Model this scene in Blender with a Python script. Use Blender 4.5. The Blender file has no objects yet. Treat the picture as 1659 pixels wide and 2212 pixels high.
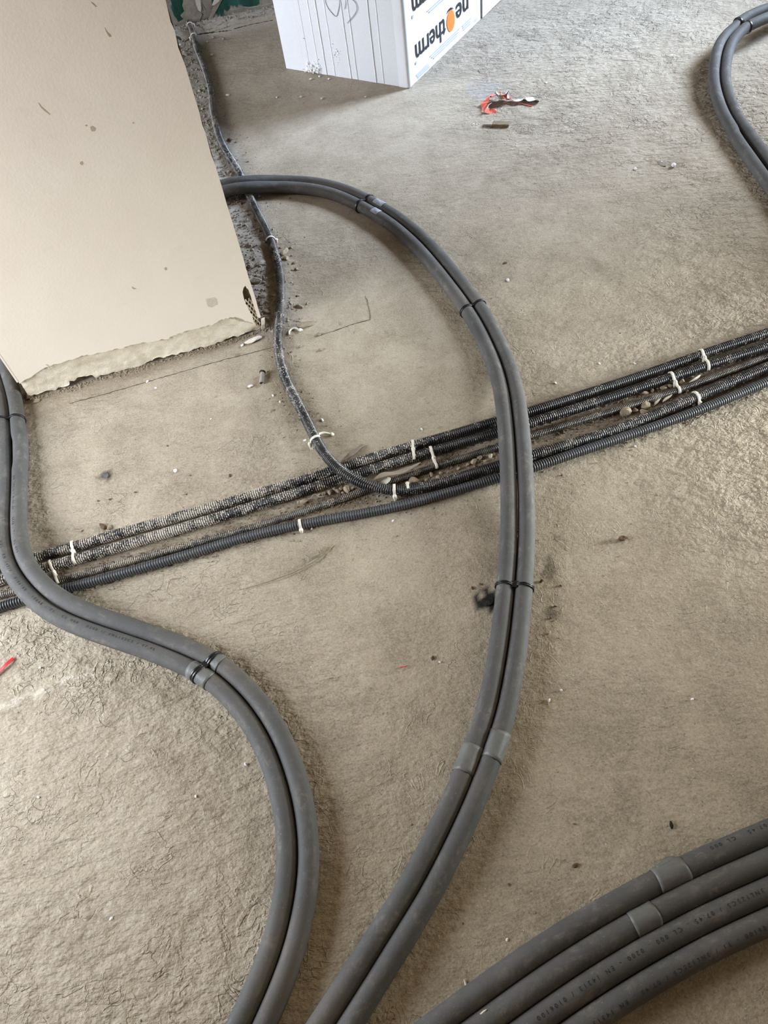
import bpy, bmesh, math, random
import numpy as np
from mathutils import Vector, Matrix
random.seed(7)
rng = np.random.default_rng(7)
SC = bpy.context.scene
COL = SC.collection

# ------------------------------------------------------------------ camera (phone held 1.31 m above the floor)
CX, CY, F, CAM_H = 829.5, 1106.0, 1660.0, 1.31
nad = np.array([1060 - CX, 2330 - CY, F]); nad /= np.linalg.norm(nad)      # straight down, seen from the camera
UPc = -nad
FWD = np.array([0, 0, 1.0]) - UPc[2] * UPc; FWD /= np.linalg.norm(FWD)
RGT = np.cross(FWD, UPc)
ROT = np.stack([RGT, FWD, UPc])
cam_d = bpy.data.cameras.new('camera'); cam = bpy.data.objects.new('camera', cam_d); COL.objects.link(cam)
cam_d.sensor_fit = 'VERTICAL'; cam_d.sensor_height = 36.0; cam_d.lens = F / 2212.0 * 36.0
cam_d.clip_start = 0.02
M4 = Matrix.Identity(4)
for r in range(3):
    M4[r][0] = ROT[r][0]; M4[r][1] = -ROT[r][1]; M4[r][2] = -ROT[r][2]
M4[2][3] = CAM_H
cam.matrix_world = M4
SC.camera = cam

# ------------------------------------------------------------------ world, lights, exposure
SC.view_settings.view_transform = 'Standard'
SC.view_settings.look = 'None'
SC.view_settings.exposure = 0.0
SC.view_settings.gamma = 1.0
SC.view_settings.use_curve_mapping = False
wd = bpy.data.worlds.new('world'); SC.world = wd; wd.use_nodes = True
bgn = wd.node_tree.nodes['Background']
bgn.inputs[0].default_value = (1.0, 0.72, 0.46, 1); bgn.inputs[1].default_value = 0.185

def area(name, loc, target, sx, sy, energy, col, spread=180):
    l = bpy.data.lights.new(name, 'AREA'); l.shape = 'RECTANGLE'; l.size = sx; l.size_y = sy
    l.energy = energy; l.color = col; l.spread = math.radians(spread)
    o = bpy.data.objects.new(name, l); COL.objects.link(o)
    o.location = loc
    o.rotation_euler = (Vector(target) - Vector(loc)).to_track_quat('-Z', 'Y').to_euler()
    return o
area('window_light_far_right', (4.2, 4.0, 2.35), (0.7, 2.75, 0.0), 2.2, 1.8, 45, (1.0, 0.88, 0.62), 90)
area('window_light_back_right', (4.4, 3.9, 2.35), (0.75, 3.15, 0.0), 2.0, 1.7, 60, (0.52, 0.69, 0.98), 36)
area('added_light_near_right', (3.3, 0.75, 0.55), (0.9, 1.02, 0.0), 0.5, 0.5, 11.5, (0.88, 0.96, 1.0), 36)  # added low lamp brightening the floor at the right edge, not a known window
area('window_light_left', (-2.0, 0.85, 0.85), (-0.5, 0.95, 0.0), 1.0, 1.1, 56, (0.90, 0.97, 1.08), 150)
area('added_light_back_left', (-3.2, 2.9, 1.2), (0.2, 3.0, 0.25), 1.2, 1.2, 11.5, (0.86, 0.90, 1.0), 50)  # added lamp that brightens the left face of the pack

# ------------------------------------------------------------------ helpers
def ray(px, py): return ROT @ np.array([px - CX, py - CY, F])
def at(px, py, z=0.0):                      # the point of height z seen at a place of the photograph
    d = ray(px, py); t = (z - CAM_H) / d[2]
    return np.array([0, 0, CAM_H]) + d * t
def mm(px, py, n):                          # n pixels there, in metres
    d = ray(px, py); t = (0 - CAM_H) / d[2]
    return n * t
def link(name, verts, faces, mat, parent=None, smooth=False, attrs=None):
    me = bpy.data.meshes.new(name)
    v = np.asarray(verts, float).reshape(-1, 3)
    if parent is not None and parent.type == 'EMPTY':
        v = v - np.array(parent.location)
    me.from_pydata(v.tolist(), [], [tuple(int(i) for i in f) for f in faces])
    if smooth:
        me.polygons.foreach_set('use_smooth', [True] * len(me.polygons))
    if attrs:
        for k, a in attrs.items():
            a = np.asarray(a, float)
            if a.ndim == 2:
                at_ = me.attributes.new(k, 'FLOAT_VECTOR', 'POINT'); at_.data.foreach_set('vector', a.ravel())
            else:
                at_ = me.attributes.new(k, 'FLOAT', 'POINT'); at_.data.foreach_set('value', a.ravel())
    me.materials.append(mat); me.update()
    o = bpy.data.objects.new(name, me); COL.objects.link(o)
    if parent is not None: o.parent = parent
    return o
def tag(o, label, cat, group=None):
    o['label'] = label; o['category'] = cat
    if group: o['group'] = group
    return o
def thing(name, label, cat, loc, group=None):
    o = bpy.data.objects.new(name, None); COL.objects.link(o)
    o.location = tuple(float(q) for q in loc); o.empty_display_size = 0.02
    return tag(o, label, cat, group)
def struct(o): o['kind'] = 'structure'; return o
def stuff(o): o['kind'] = 'stuff'; return o

class Geo:
    def __init__(s): s.v = []; s.f = []
    def add(s, v, f):
        b = len(s.v); s.v += [tuple(map(float, q)) for q in v]; s.f += [tuple(i + b for i in q) for q in f]
    def box(s, c, ax, ay, az):              # centre and three half-axis vectors
        c, ax, ay, az = map(np.asarray, (c, ax, ay, az))
        v = [c + i * ax + j * ay + k * az for i in (-1, 1) for j in (-1, 1) for k in (-1, 1)]
        s.add(v, [(0, 1, 3, 2), (4, 6, 7, 5), (0, 4, 5, 1), (2, 3, 7, 6), (0, 2, 6, 4), (1, 5, 7, 3)])
    def link(s, name, mat, parent=None, smooth=False): return link(name, s.v, s.f, mat, parent, smooth)

def vnoise(x, y, sc, seed=0):               # smooth value noise on numpy arrays, -1..1
    g = np.random.default_rng(seed).uniform(-1, 1, (256, 256))
    x = np.asarray(x) * sc; y = np.asarray(y) * sc
    xi = np.floor(x).astype(int); yi = np.floor(y).astype(int); fx = x - xi; fy = y - yi
    fx = fx * fx * (3 - 2 * fx); fy = fy * fy * (3 - 2 * fy)
    q = lambda a, b: g[a % 256, b % 256]
    return (q(xi, yi) * (1 - fx) + q(xi + 1, yi) * fx) * (1 - fy) + (q(xi, yi + 1) * (1 - fx) + q(xi + 1, yi + 1) * fx) * fy

def spline(P, step):                        # Catmull-Rom through P, resampled evenly
    P = np.asarray(P, float); n = len(P); out = []
    Q = np.vstack([2 * P[0] - P[1], P, 2 * P[-1] - P[-2]])
    for i in range(n - 1):
        a, b, c, d = Q[i:i + 4]
        # centripetal
        def kt(p, q): return max(np.linalg.norm(q - p), 1e-6) ** 0.5
        t0 = 0; t1 = t0 + kt(a, b); t2 = t1 + kt(b, c); t3 = t2 + kt(c, d)
        for t in np.linspace(t1, t2, 24, endpoint=False):
            A1 = (t1 - t) / (t1 - t0) * a + (t - t0) / (t1 - t0) * b
            A2 = (t2 - t) / (t2 - t1) * b + (t - t1) / (t2 - t1) * c
            A3 = (t3 - t) / (t3 - t2) * c + (t - t2) / (t3 - t2) * d
            B1 = (t2 - t) / (t2 - t0) * A1 + (t - t0) / (t2 - t0) * A2
            B2 = (t3 - t) / (t3 - t1) * A2 + (t - t1) / (t3 - t1) * A3
            out.append((t2 - t) / (t2 - t1) * B1 + (t - t1) / (t2 - t1) * B2)
    out.append(P[-1]); out = np.array(out)
    return resample(out, step)
def resample(out, step):
    s = np.concatenate([[0], np.cumsum(np.linalg.norm(np.diff(out, axis=0), axis=1))])
    m = max(int(round(s[-1] / step)), 2); t = np.linspace(0, s[-1], m + 1)
    return np.stack([np.interp(t, s, out[:, k]) for k in range(3)], 1)
def smooth_line(P, n):
    P = P.copy()
    for _ in range(n): P[1:-1] = 0.25 * P[:-2] + 0.5 * P[1:-1] + 0.25 * P[2:]
    return P
def frames(P):
    T = np.gradient(P, axis=0); T /= np.linalg.norm(T, axis=1)[:, None]
    S = np.cross(T, np.array([0, 0, 1.0])); S /= np.linalg.norm(S, axis=1)[:, None]
    U = np.cross(S, T)
    return T, S, U
def arclen(P): return np.concatenate([[0], np.cumsum(np.linalg.norm(np.diff(P, axis=0), axis=1))])
def tube_geo(P, rad, seg, caps=True, crest=None):
    T, S, U = frames(P); n = len(P); rad = np.broadcast_to(rad, (n,))
    a = np.arange(seg) * 2 * math.pi / seg
    V = P[:, None, :] + rad[:, None, None] * (np.cos(a)[None, :, None] * S[:, None, :] + np.sin(a)[None, :, None] * U[:, None, :])
    V = V.reshape(-1, 3); Fc = []
    for i in range(n - 1):
        for j in range(seg):
            k = (j + 1) % seg
            Fc.append((i * seg + j, i * seg + k, (i + 1) * seg + k, (i + 1) * seg + j))
    if caps:
        Fc.append(tuple(range(seg - 1, -1, -1))); Fc.append(tuple((n - 1) * seg + j for j in range(seg)))
    s = arclen(P)
    cr = np.zeros(n) if crest is None else crest
    A = np.stack([np.repeat(s, seg), np.tile(np.where(a > math.pi, a - 2 * math.pi, a), n), np.repeat(cr, seg)], 1)
    return V, Fc, A
def band(P, W, width, thick, closed=False):  # a strap with a rectangular section swept along P; W = its width direction
    P = np.asarray(P); n = len(P); W = np.asarray(W, float); W = W / np.linalg.norm(W)
    if closed: T = np.roll(P, -1, 0) - np.roll(P, 1, 0)
    else: T = np.gradient(P, axis=0)
    T /= np.linalg.norm(T, axis=1)[:, None]
    Nn = np.cross(T, W); Nn /= np.linalg.norm(Nn, axis=1)[:, None]
    cs = [(-.5, -.35), (-.35, -.5), (.35, -.5), (.5, -.35), (.5, .35), (.35, .5), (-.35, .5), (-.5, .35)]
    width = np.broadcast_to(width, (n,))
    V = []
    for i in range(n):
        for x, y in cs: V.append(P[i] + W * x * width[i] + Nn[i] * y * thick)
    Fc = []; m = n if closed else n - 1; k8 = len(cs)
    for i in range(m):
        for j in range(k8):
            a = i * k8; b = ((i + 1) % n) * k8; q = (j + 1) % k8
            Fc.append((a + j, a + q, b + q, b + j))
    if not closed:
        Fc.append(tuple(range(k8 - 1, -1, -1))); Fc.append(tuple((n - 1) * k8 + j for j in range(k8)))
    return V, Fc
def blob(c, r, seed=0, sub=2, jag=0.25, squash=(1, 1, 1)):
    bm = bmesh.new(); bmesh.ops.create_icosphere(bm, subdivisions=sub, radius=1.0)
    rr = random.Random(seed)
    pl = [(Vector((rr.uniform(-1, 1), rr.uniform(-1, 1), rr.uniform(-1, 1))).normalized(), rr.uniform(.55, .95)) for _ in range(9)]
    for v in bm.verts:
        p = v.co.copy()
        for nrm, dd in pl:
            e = p.dot(nrm) - dd
            if e > 0: p -= nrm * e * 0.9
        p *= 1 + rr.uniform(-jag, jag) * 0.25
        v.co = Vector((p.x * squash[0], p.y * squash[1], p.z * squash[2])) * r + Vector(c)
    V = [v.co[:] for v in bm.verts]; Fc = [[v.index for v in f.verts] for f in bm.faces]
    bm.free(); return V, Fc

# ------------------------------------------------------------------ materials
class NT:
    def __init__(s, name, rough=0.8, spec=0.3):
        s.m = bpy.data.materials.new(name); s.m.use_nodes = True; s.t = s.m.node_tree
        s.b = s.t.nodes['Principled BSDF']; s.b.inputs['Roughness'].default_value = rough
        s.b.inputs['Specular IOR Level'].default_value = spec
        s._pos = None
    def n(s, typ, props=None, **inp):
        nd = s.t.nodes.new(typ)
        for k, v in (props or {}).items(): setattr(nd, k, v)
        for k, v in inp.items():
            key = int(k[1:]) if k[0] == 'i' and k[1:].isdigit() else k.replace('_', ' ')
            sk = nd.inputs[key]
            if isinstance(v, bpy.types.NodeSocket): s.t.links.new(v, sk)
            else: sk.default_value = v
        return nd
    def pos(s):
        if s._pos is None: s._pos = s.n('ShaderNodeNewGeometry').outputs['Position']
        return s._pos
    def attr(s, name, out='Fac'): return s.n('ShaderNodeAttribute', {'attribute_name': name}).outputs[out]
    def noise(s, scale, detail=4, rough=0.55, dist=0.0, vec=None):
        return s.n('ShaderNodeTexNoise', Vector=vec if vec is not None else s.pos(), Scale=scale, Detail=detail, Roughness=rough, Distortion=dist).outputs['Fac']
    def mapping(s, vec=None, scale=(1, 1, 1), rot=(0, 0, 0)):
        return s.n('ShaderNodeMapping', Vector=vec if vec is not None else s.pos(), Scale=scale, Rotation=rot).outputs[0]
    def math(s, op, a, b=0.0, c=0.0, clamp=False):
        nd = s.n('ShaderNodeMath', {'operation': op, 'use_clamp': clamp}, i0=a, i1=b)
        if op in ('MULTIPLY_ADD',):
            if isinstance(c, bpy.types.NodeSocket): s.t.links.new(c, nd.inputs[2])
            else: nd.inputs[2].default_value = c
        return nd.outputs[0]
    def rng(s, v, a, b, c=0.0, d=1.0, smooth=True):
        return s.n('ShaderNodeMapRange', {'interpolation_type': 'SMOOTHSTEP' if smooth else 'LINEAR'}, i0=v, i1=a, i2=b, i3=c, i4=d).outputs[0]
    def ramp(s, fac, stops):
        nd = s.n('ShaderNodeValToRGB', Fac=fac); el = nd.color_ramp.elements
        el[0].position, el[0].color = stops[0][0], (*stops[0][1], 1)
        el[1].position, el[1].color = stops[-1][0], (*stops[-1][1], 1)
        for p, c in stops[1:-1]:
            e = el.new(p); e.color = (*c, 1)
        return nd.outputs[0]
    def mix(s, fac, a, b, mode='MIX'):
        nd = s.n('ShaderNodeMix', {'data_type': 'RGBA', 'blend_type': mode})
        for sk, v in ((nd.inputs[0], fac), (nd.inputs[6], a), (nd.inputs[7], b)):
            if isinstance(v, bpy.types.NodeSocket): s.t.links.new(v, sk)
            else: sk.default_value = v if not isinstance(v, tuple) else (*v, 1)
        return nd.outputs[2]
    def color(s, c):
        if isinstance(c, tuple): s.b.inputs['Base Color'].default_value = (*c, 1)
        else: s.t.links.new(c, s.b.inputs['Base Color'])
    def rough(s, r): s.t.links.new(r, s.b.inputs['Roughness'])
    def bump(s, h, strength=1.0, dist=1.0):
        nd = s.n('ShaderNodeBump', Height=h, Strength=strength, Distance=dist)
        s.t.links.new(nd.outputs[0], s.b.inputs['Normal'])

def floor_mat():
    m = NT('screed', 0.78, 0.35)
    n1 = m.noise(1.1, 3); n2 = m.noise(8, 6, 0.65, 0.4); n3 = m.noise(70, 4, 0.6); n4 = m.noise(420, 2)
    v = m.math('MULTIPLY_ADD', n2, 0.45, m.math('MULTIPLY', n1, 0.35)); v = m.math('MULTIPLY_ADD', n3, 0.2, v)
    v = m.math('ADD', v, m.rng(m.noise(240, 3, .7), .3, .7, -.11, .11, False))
    c = m.ramp(v, [(0.36, (.230, .190, .133)), (0.5, (.340, .286, .207)), (0.64, (.420, .362, .274))])
    pale = m.rng(m.noise(30, 5, .7, 1.2), .60, .72); c = m.mix(m.math('MULTIPLY', pale, .35), c, (.45, .40, .325))
    dark = m.rng(m.noise(46, 4, .6, .6), .36, .27); c = m.mix(m.math('MULTIPLY', dark, .5), c, (.15, .115, .08))
    pit = m.rng(m.noise(210, 2), .335, .28); c = m.mix(m.math('MULTIPLY', pit, .6), c, (.09, .07, .05))
    crumb = m.rng(m.noise(230, 1), .77, .80); c = m.mix(crumb, c, (.6, .57, .5))
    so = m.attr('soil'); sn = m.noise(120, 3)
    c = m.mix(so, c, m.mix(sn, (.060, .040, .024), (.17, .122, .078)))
    c = m.mix(m.attr('black'), c, (.012, .011, .010))
    grey = m.attr('grey'); c = m.mix(grey, c, m.mix(n3, (.20, .188, .165), (.36, .345, .315)))
    c = m.mix(m.math('MULTIPLY', m.attr('pale'), m.rng(m.noise(40, 3), .38, .58)), c, (.60, .54, .45))
    m.color(c)
    ro = m.attr('rough')
    def ridges(scale, wid, rot, sx, sy, ms, mlo):
        q = m.noise(scale, 2.5, .5, 1.4, m.mapping(None, (sx, sy, 1), (0, 0, rot)))
        a = m.math('ABSOLUTE', m.math('SUBTRACT', q, .5))
        k = m.rng(a, 0.0, wid, 1, 0)
        return m.math('MULTIPLY', k, m.rng(m.noise(ms, 2), mlo, mlo + .12))
    flow = m.mapping(None, (.62, 1.25, 1), (0, 0, .28)); ro2 = m.math('MULTIPLY', ro, ro)
    h = m.math('MULTIPLY', m.noise(11, 3, .5, 0), .0050)
    h = m.math('MULTIPLY_ADD', m.noise(38, 3, .5, 0, flow), .0082, h)
    h = m.math('MULTIPLY_ADD', m.noise(100, 3, .55, 0, m.mapping(None, (.8, 1.2, 1), (0, 0, -.2))), .0032, h)
    r1 = m.math('MULTIPLY', ridges(19, .018, .5, 1, .8, 9, .50), .0010)
    plate = m.rng(m.noise(30, 3, .55, .5), .485, .525)
    p1 = m.math('MULTIPLY', m.math('MULTIPLY', plate, m.rng(m.noise(7, 2), .48, .60)), .0012)
    plate2 = m.rng(m.noise(58, 2, .6, .3, flow), .50, .54)
    p2 = m.math('MULTIPLY', m.math('MULTIPLY', plate2, m.rng(m.noise(9, 2), .53, .64)), .0008)
    h = m.math('ADD', h, m.math('MULTIPLY', m.math('ADD', r1, m.math('ADD', p1, p2)), ro))
    h = m.math('MULTIPLY', h, ro)
    h = m.math('MULTIPLY_ADD', n3, .0012, h); h = m.math('MULTIPLY_ADD', n4, .00050, h)
    h = m.math('ADD', h, m.math('MULTIPLY', r1, .55))
    h = m.math('MULTIPLY_ADD', m.math('MULTIPLY', sn, so), .004, h)
    m.bump(h)
    return m.m

def foam_mat():
    m = NT('pipe_foam', 0.72, 0.32)
    A = m.attr('tube', 'Vector')
    sx = m.mapping(A, (1, .018, 1))
    st = m.noise(14, 5, .65, .6, m.mapping(A, (1, .05, 0)))
    bl = m.noise(55, 5, .7, .5)
    c = m.ramp(m.noise(9, 4, .6), [(.3, (.066, .065, .062)), (.7, (.094, .092, .087))])
    d = m.math('MULTIPLY', m.rng(st, .45, .72), m.rng(bl, .40, .66))
    c = m.mix(m.math('MULTIPLY', d, .5), c, (.25, .22, .18))
    side = m.noise(3.5, 3)
    c = m.mix(m.math('MULTIPLY', m.rng(side, .5, .7), .30), c, (.155, .125, .10))
    sp = m.rng(m.noise(260, 3, .7), .62, .76); c = m.mix(m.math('MULTIPLY', sp, .30), c, (.36, .34, .30))
    m.color(c)
    m.bump(m.math('MULTIPLY_ADD', m.noise(500, 2), .00022, m.math('MULTIPLY', m.noise(30, 4), .0012)))
    return m.m

def conduit_mat(name, base, dust, lo, hi, fade=None, rough=.34, filmk=.08, fadey=None):
    m = NT(name, rough, .5)
    A = m.attr('tube', 'Vector'); cr = m.n('ShaderNodeSeparateXYZ', i0=A).outputs[2]
    fine = m.noise(300, 2, .6, 0, m.mapping(A, (1, .010, 0)))
    blot = m.noise(38, 4, .6, .3)
    big = m.noise(7, 3)
    v = m.math('MULTIPLY_ADD', fine, .48, m.math('MULTIPLY', blot, .34)); v = m.math('MULTIPLY_ADD', big, .18, v)
    if fade:                                   # where along the room the plaster splashes thin out (x from, to, amount)
        x = m.n('ShaderNodeSeparateXYZ', i0=m.pos()).outputs[0]
        v = m.math('ADD', v, m.rng(x, fade[0], fade[1], 0, -fade[2]))
    mask = m.rng(v, lo, hi)
    mask = m.math('MULTIPLY', mask, m.rng(cr, .1, .7, .05, 1.0))
    c = m.mix(mask, base, m.mix(m.noise(90, 2), dust, tuple(q * .62 for q in dust)))
    if fadey: filmk = m.rng(m.n('ShaderNodeSeparateXYZ', i0=m.pos()).outputs[1], fadey[0], fadey[1], .12, filmk)
    film = m.math('MULTIPLY', m.math('MULTIPLY', m.rng(m.noise(20, 4, .6), .38, .66), m.rng(cr, .3, 1.0, .15, 1.0)), filmk)
    c = m.mix(film, c, (.27, .245, .205))
    m.color(c); m.rough(m.rng(mask, 0, 1, rough, .85))
    return m.m

def plain(name, col, rough=.7, spec=.3, var=.15, scale=60, bump=0.0, bscale=200):
    m = NT(name, rough, spec)
    d = tuple(q * (1 - var) for q in col); e = tuple(min(q * (1 + var), 1) for q in col)
    m.color(m.ramp(m.noise(scale, 4, .6), [(.3, d), (.7, e)]))
    if bump: m.bump(m.math('MULTIPLY', m.noise(bscale, 3), bump))
    return m.m

def skim_mat():
    m = NT('skim_coat', 0.6, 0.35)
    c = m.ramp(m.noise(2.2, 4, .6), [(.3, (.68, .595, .485)), (.7, (.73, .65, .545))])
    sm = m.rng(m.noise(12, 4, .6, .4, m.mapping(None, (1, 1, 3))), .62, .74); c = m.mix(m.math('MULTIPLY', sm, .12), c, (.50, .43, .34))
    m.color(c)
    m.bump(m.math('MULTIPLY_ADD', m.noise(5, 2), .0022, m.math('MULTIPLY', m.noise(160, 3), .00022)))
    return m.m
def render_mat():
    m = NT('old_render', 0.9, 0.15)
    c = m.ramp(m.noise(24, 6, .7, .5), [(.3, (.50, .425, .315)), (.5, (.60, .53, .41)), (.7, (.67, .605, .49))])
    g = m.rng(m.noise(16, 3), .64, .72); c = m.mix(m.math('MULTIPLY', g, .25), c, (.36, .40, .32))
    m.color(c)
    m.bump(m.math('MULTIPLY_ADD', m.noise(60, 5, .7), .0036, m.math('MULTIPLY', m.noise(300, 3), .001)))
    return m.m
def green_mat():
    m = NT('peeling_green_paint', 0.6, 0.35)
    plast = m.ramp(m.noise(22, 5, .65), [(.3, (.17, .155, .13)), (.7, (.33, .31, .27))])
    gr = m.ramp(m.noise(18, 4, .6, .3, m.mapping(None, (1, 1, .25))), [(.35, (.004, .045, .032)), (.6, (.012, .085, .062)), (.75, (.03, .13, .10))])
    x = m.n('ShaderNodeSeparateXYZ', i0=m.pos())
    v = m.math('ADD', m.noise(9, 4, .6, .8, m.mapping(None, (1, 1, .45))), m.rng(x.outputs[0], -.30, .05, 0, .16, False))
    v = m.math('ADD', v, m.rng(x.outputs[2], .0, .05, .10, 0))
    k = m.rng(v, .53, .56)
    c = m.mix(k, gr, plast)
    m.color(c); m.bump(m.math('MULTIPLY_ADD', k, -.0012, m.math('MULTIPLY', m.noise(60, 4), .003)))
    return m.m

M_floor = floor_mat(); M_foam = foam_mat(); M_skim = skim_mat(); M_render = render_mat(); M_green = green_mat()
BLK = (.012, .012, .013)
M_c1 = conduit_mat('dusty_black_conduit', BLK, (.60, .54, .45), .475, .520, (-.40, .40, .075))
M_c3 = conduit_mat('thin_brown_conduit', (.022, .018, .014), (.44, .38, .30), .485, .55, (-.4, .4, .05), filmk=.45)
M_c4 = conduit_mat('black_conduit', (.014, .014, .015), (.50, .46, .40), .540, .585, filmk=.42, fadey=(1.25, 1.7))
M_c5 = conduit_mat('grey_conduit', (.050, .053, .060), (.30, .28, .25), .62, .72, rough=.42, filmk=.12)
M_tie = plain('black_nylon', (.008, .008, .009), .35, .5, .2)
M_clip = plain('ivory_plastic', (.66, .61, .51), .5, .4, .10, 80)
M_tape = plain('grey_tape', (.128, .131, .120), .5, .4, .14, 40, .0004, 160)
M_silver = plain('silver_tape_remnant', (.30, .31, .33), .35, .5, .2, 120)
M_print = plain('pipe_ink', (.030, .029, .028), .8, .2, .3, 200)
M_foamw = plain('white_polystyrene', (.73, .755, .785), .75, .3, .04, 240, .0006, 420)
M_film = plain('printed_film', (.82, .85, .88), .35, .4, .02, 10, .0008, 9)
M_dark = plain('black_ink', (.02, .021, .024), .5, .4, .1)
M_grey = plain('grey_ink', (.38, .395, .40), .5, .4, .08, 200)
M_orange = plain('orange_ink', (.86, .20, .035), .5, .4, .12, 30)
M_pale_orange = plain('pale_orange_ink', (.85, .55, .42), .5, .4, .1)
M_pen = plain('pen_ink', (.20, .19, .26), .6, .3, .2)
M_stone = plain('mortar_lump', (.27, .22, .155), .9, .15, .28, 70, .002, 150)
M_chip = plain('pale_chip', (.60, .55, .46), .85, .2, .15, 90, .001, 200)
M_bead = plain('white_beads', (.93, .94, .95), .8, .2, .03, 90)
M_seam = plain('pale_board_seam', (.93, .95, .97), .7, .3, .02, 90)
M_white = plain('white_crumb', (.78, .76, .72), .8, .2, .08, 90)
M_soil = plain('soil_grit', (.17, .13, .09), .95, .1, .4, 120)
M_greyst = plain('grey_rubble', (.28, .25, .205), .9, .15, .25, 60, .002, 150)
M_crack = plain('crack_shadowed_gap', (.055, .044, .032), .95, .05, .3)
M_metal = plain('galvanised_bead', (.60, .53, .42), .5, .4, .2, 150)
M_cavity = plain('raw_cavity', (.10, .07, .045), .95, .1, .35, 90, .003, 120)
M_red = plain('red_plastic', (.62, .03, .035), .4, .5, .15)
M_tapered = plain('red_barrier_film', (.84, .17, .11), .4, .4, .15)
M_filmgrey = plain('white_barrier_film', (.62, .62, .63), .4, .4, .12)
M_card = plain('brown_card', (.20, .16, .10), .85, .2, .25, 60)
M_straw = plain('dry_straw', (.20, .17, .095), .8, .2, .2, 90)
M_rag = plain('dusty_ribbon', (.25, .215, .165), .85, .2, .2, 40, .001, 90)
M_leaf = plain('dead_leaf', (.11, .07, .045), .8, .2, .35, 120)
M_scuff = plain('scuff_mark', (.40, .33, .25), .8, .2, .15, 200)
M_smear = plain('grey_smear', (.53, .46, .37), .8, .2, .1, 120)
M_slate = plain('slate_grey_lump', (.095, .095, .10), .8, .3, .4, 150, .002, 250)
M_black = plain('black_lump', (.02, .018, .016), .9, .2, .4, 120, .002, 200)

# ------------------------------------------------------------------ where the pipes and conduits run (px, py, height of the axis)
RP = 0.0174
H1, H2 = .043, .030
PIPE = {
 'LA': [(-16,808,RP),(0,863,RP),(5,906,RP),(8,971,RP),(8,1053,.022),(4,1134,.033),(7,1188,H1),(16,1215,H1),(28.5,1242,H1),(47.5,1267,H1),(78,1300,.040),(120.6,1331,.034),(181,1357,.028),(241,1378.5,.023),(301,1400,.019),(362,1423,RP),(422,1448,RP),(446,1462,RP),(489,1500,RP),(528,1545,RP),(560,1593,RP),(581,1641,RP),(598,1689,RP),(610,1737,RP),(617,1786,RP),(621,1834,RP),(621,1882,RP),(616,1925,RP),(603.6,1993,RP),(581,2065,RP),(553,2137,RP),(520,2210,RP)],
 'LB': [(-30,690,.02),(0,752,RP),(17.6,808,RP),(35,863,RP),(41,906,RP),(45,971,RP),(45,1053,.022),(42.7,1134,.034),(45.4,1188,H1),(53,1215,H1),(71,1242,H1),(95,1267,H1),(120.6,1290,.041),(151,1306,.037),(181,1320,.033),(241,1341.5,.027),(301,1359,.021),(362,1380,RP),(422,1405,RP),(472,1430,RP),(507,1457,RP),(547,1496,RP),(583,1545,RP),(611,1593,RP),(631,1641,RP),(646,1689,RP),(658,1737,RP),(667,1786,RP),(671,1834,RP),(669.5,1882,RP),(664,1920,RP),(653,1993,RP),(633,2065,RP),(606.5,2137,RP),(572,2210,RP)],
 'CA': [(440,428,RP),(489,412,.034),(520,407,H1),(556,405,.032),(605,404.6,.019),(653,406,RP),(701,413,RP),(749,429,RP),(778,443,RP),(814,464,RP),(850,491,RP),(884,520.5,RP),(929.5,569,RP),(969,617,RP),(1005,665,RP),(1033,713,RP),(1056,762,.020),(1070.5,798,.026),(1082,849,.036),(1089,900,H1),(1094,960,H1),(1098,1020,.040),(1100,1087,.030),(1100,1150,.021),(1098,1204,RP),(1093,1267,RP),(1088,1313,RP),(1078,1394,RP),(1062,1475,RP),(1041,1557,RP),(1010,1638,RP),(981,1719,RP),(951,1785,RP),(920,1848,RP),(880,1920.5,RP),(834,1993,RP),(787,2065,RP),(742,2137,RP),(694,2210,RP)],
 'CB': [(440,415,RP),(483,397,.034),(512,391,H1),(556,389,.033),(605,390,.019),(653,392.5,RP),(701,399,RP),(749,413,RP),(797,436,RP),(828,452,RP),(867,474,RP),(922,520.5,RP),(964.5,569,RP),(1001,617,RP),(1034,661,RP),(1066,713,RP),(1088.6,762,.020),(1103.6,800,.026),(1117,849,.036),(1125,900,H1),(1131,960,H1),(1134,1020,.040),(1136.6,1087,.030),(1137,1150,.021),(1135.5,1204,RP),(1130,1267,RP),(1127,1313,RP),(1119,1394,RP),(1107,1475,RP),(1093,1557,RP),(1065,1638,RP),(1034,1719,RP),(1003,1785,RP),(972,1848,RP),(937,1920.5,RP),(894,1993,RP),(849,2065,RP),(806,2137,RP),(759,2210,RP)],
 'R1': [(1659,1803,RP),(1534,1854,RP),(1438,1899,RP),(1341.6,1950,RP),(1245,2006,RP),(1149,2069,RP),(1052.6,2138,RP),(956,2212,RP)],
 'R2': [(1659,1861,RP),(1534,1914.7,RP),(1438,1963,RP),(1341.6,2017,RP),(1245,2075,RP),(1149,2140,RP),(1052.6,2212,RP)],
 'R3': [(1659,1921,RP),(1534,1976,RP),(1438,2025.5,RP),(1341.6,2080,RP),(1245,2142,RP),(1149,2208,RP),(1080,2260,RP)],
 'R4': [(1659,1986,RP),(1534,2043,RP),(1438,2095,RP),(1341.6,2153,RP),(1262,2205,RP),(1190,2257,RP)],
 'TA': [(1700,2,.05),(1659,18,.055),(1619,33,.055),(1593,50,.05),(1564,80,.045),(1554,99,.042),(1546,139,.035),(1543,179,.030),(1557,239,.022),(1589,298,RP),(1631,358,RP),(1664,404,RP),(1700,455,RP)],
 'TB': [(1700,20,.05),(1659,38,.055),(1631,48,.055),(1605,66,.05),(1583,86,.045),(1575,99,.042),(1565,139,.035),(1566,179,.030),(1587,239,.022),(1624,298,RP),(1668,358,RP),(1700,402,RP)],
}
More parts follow.
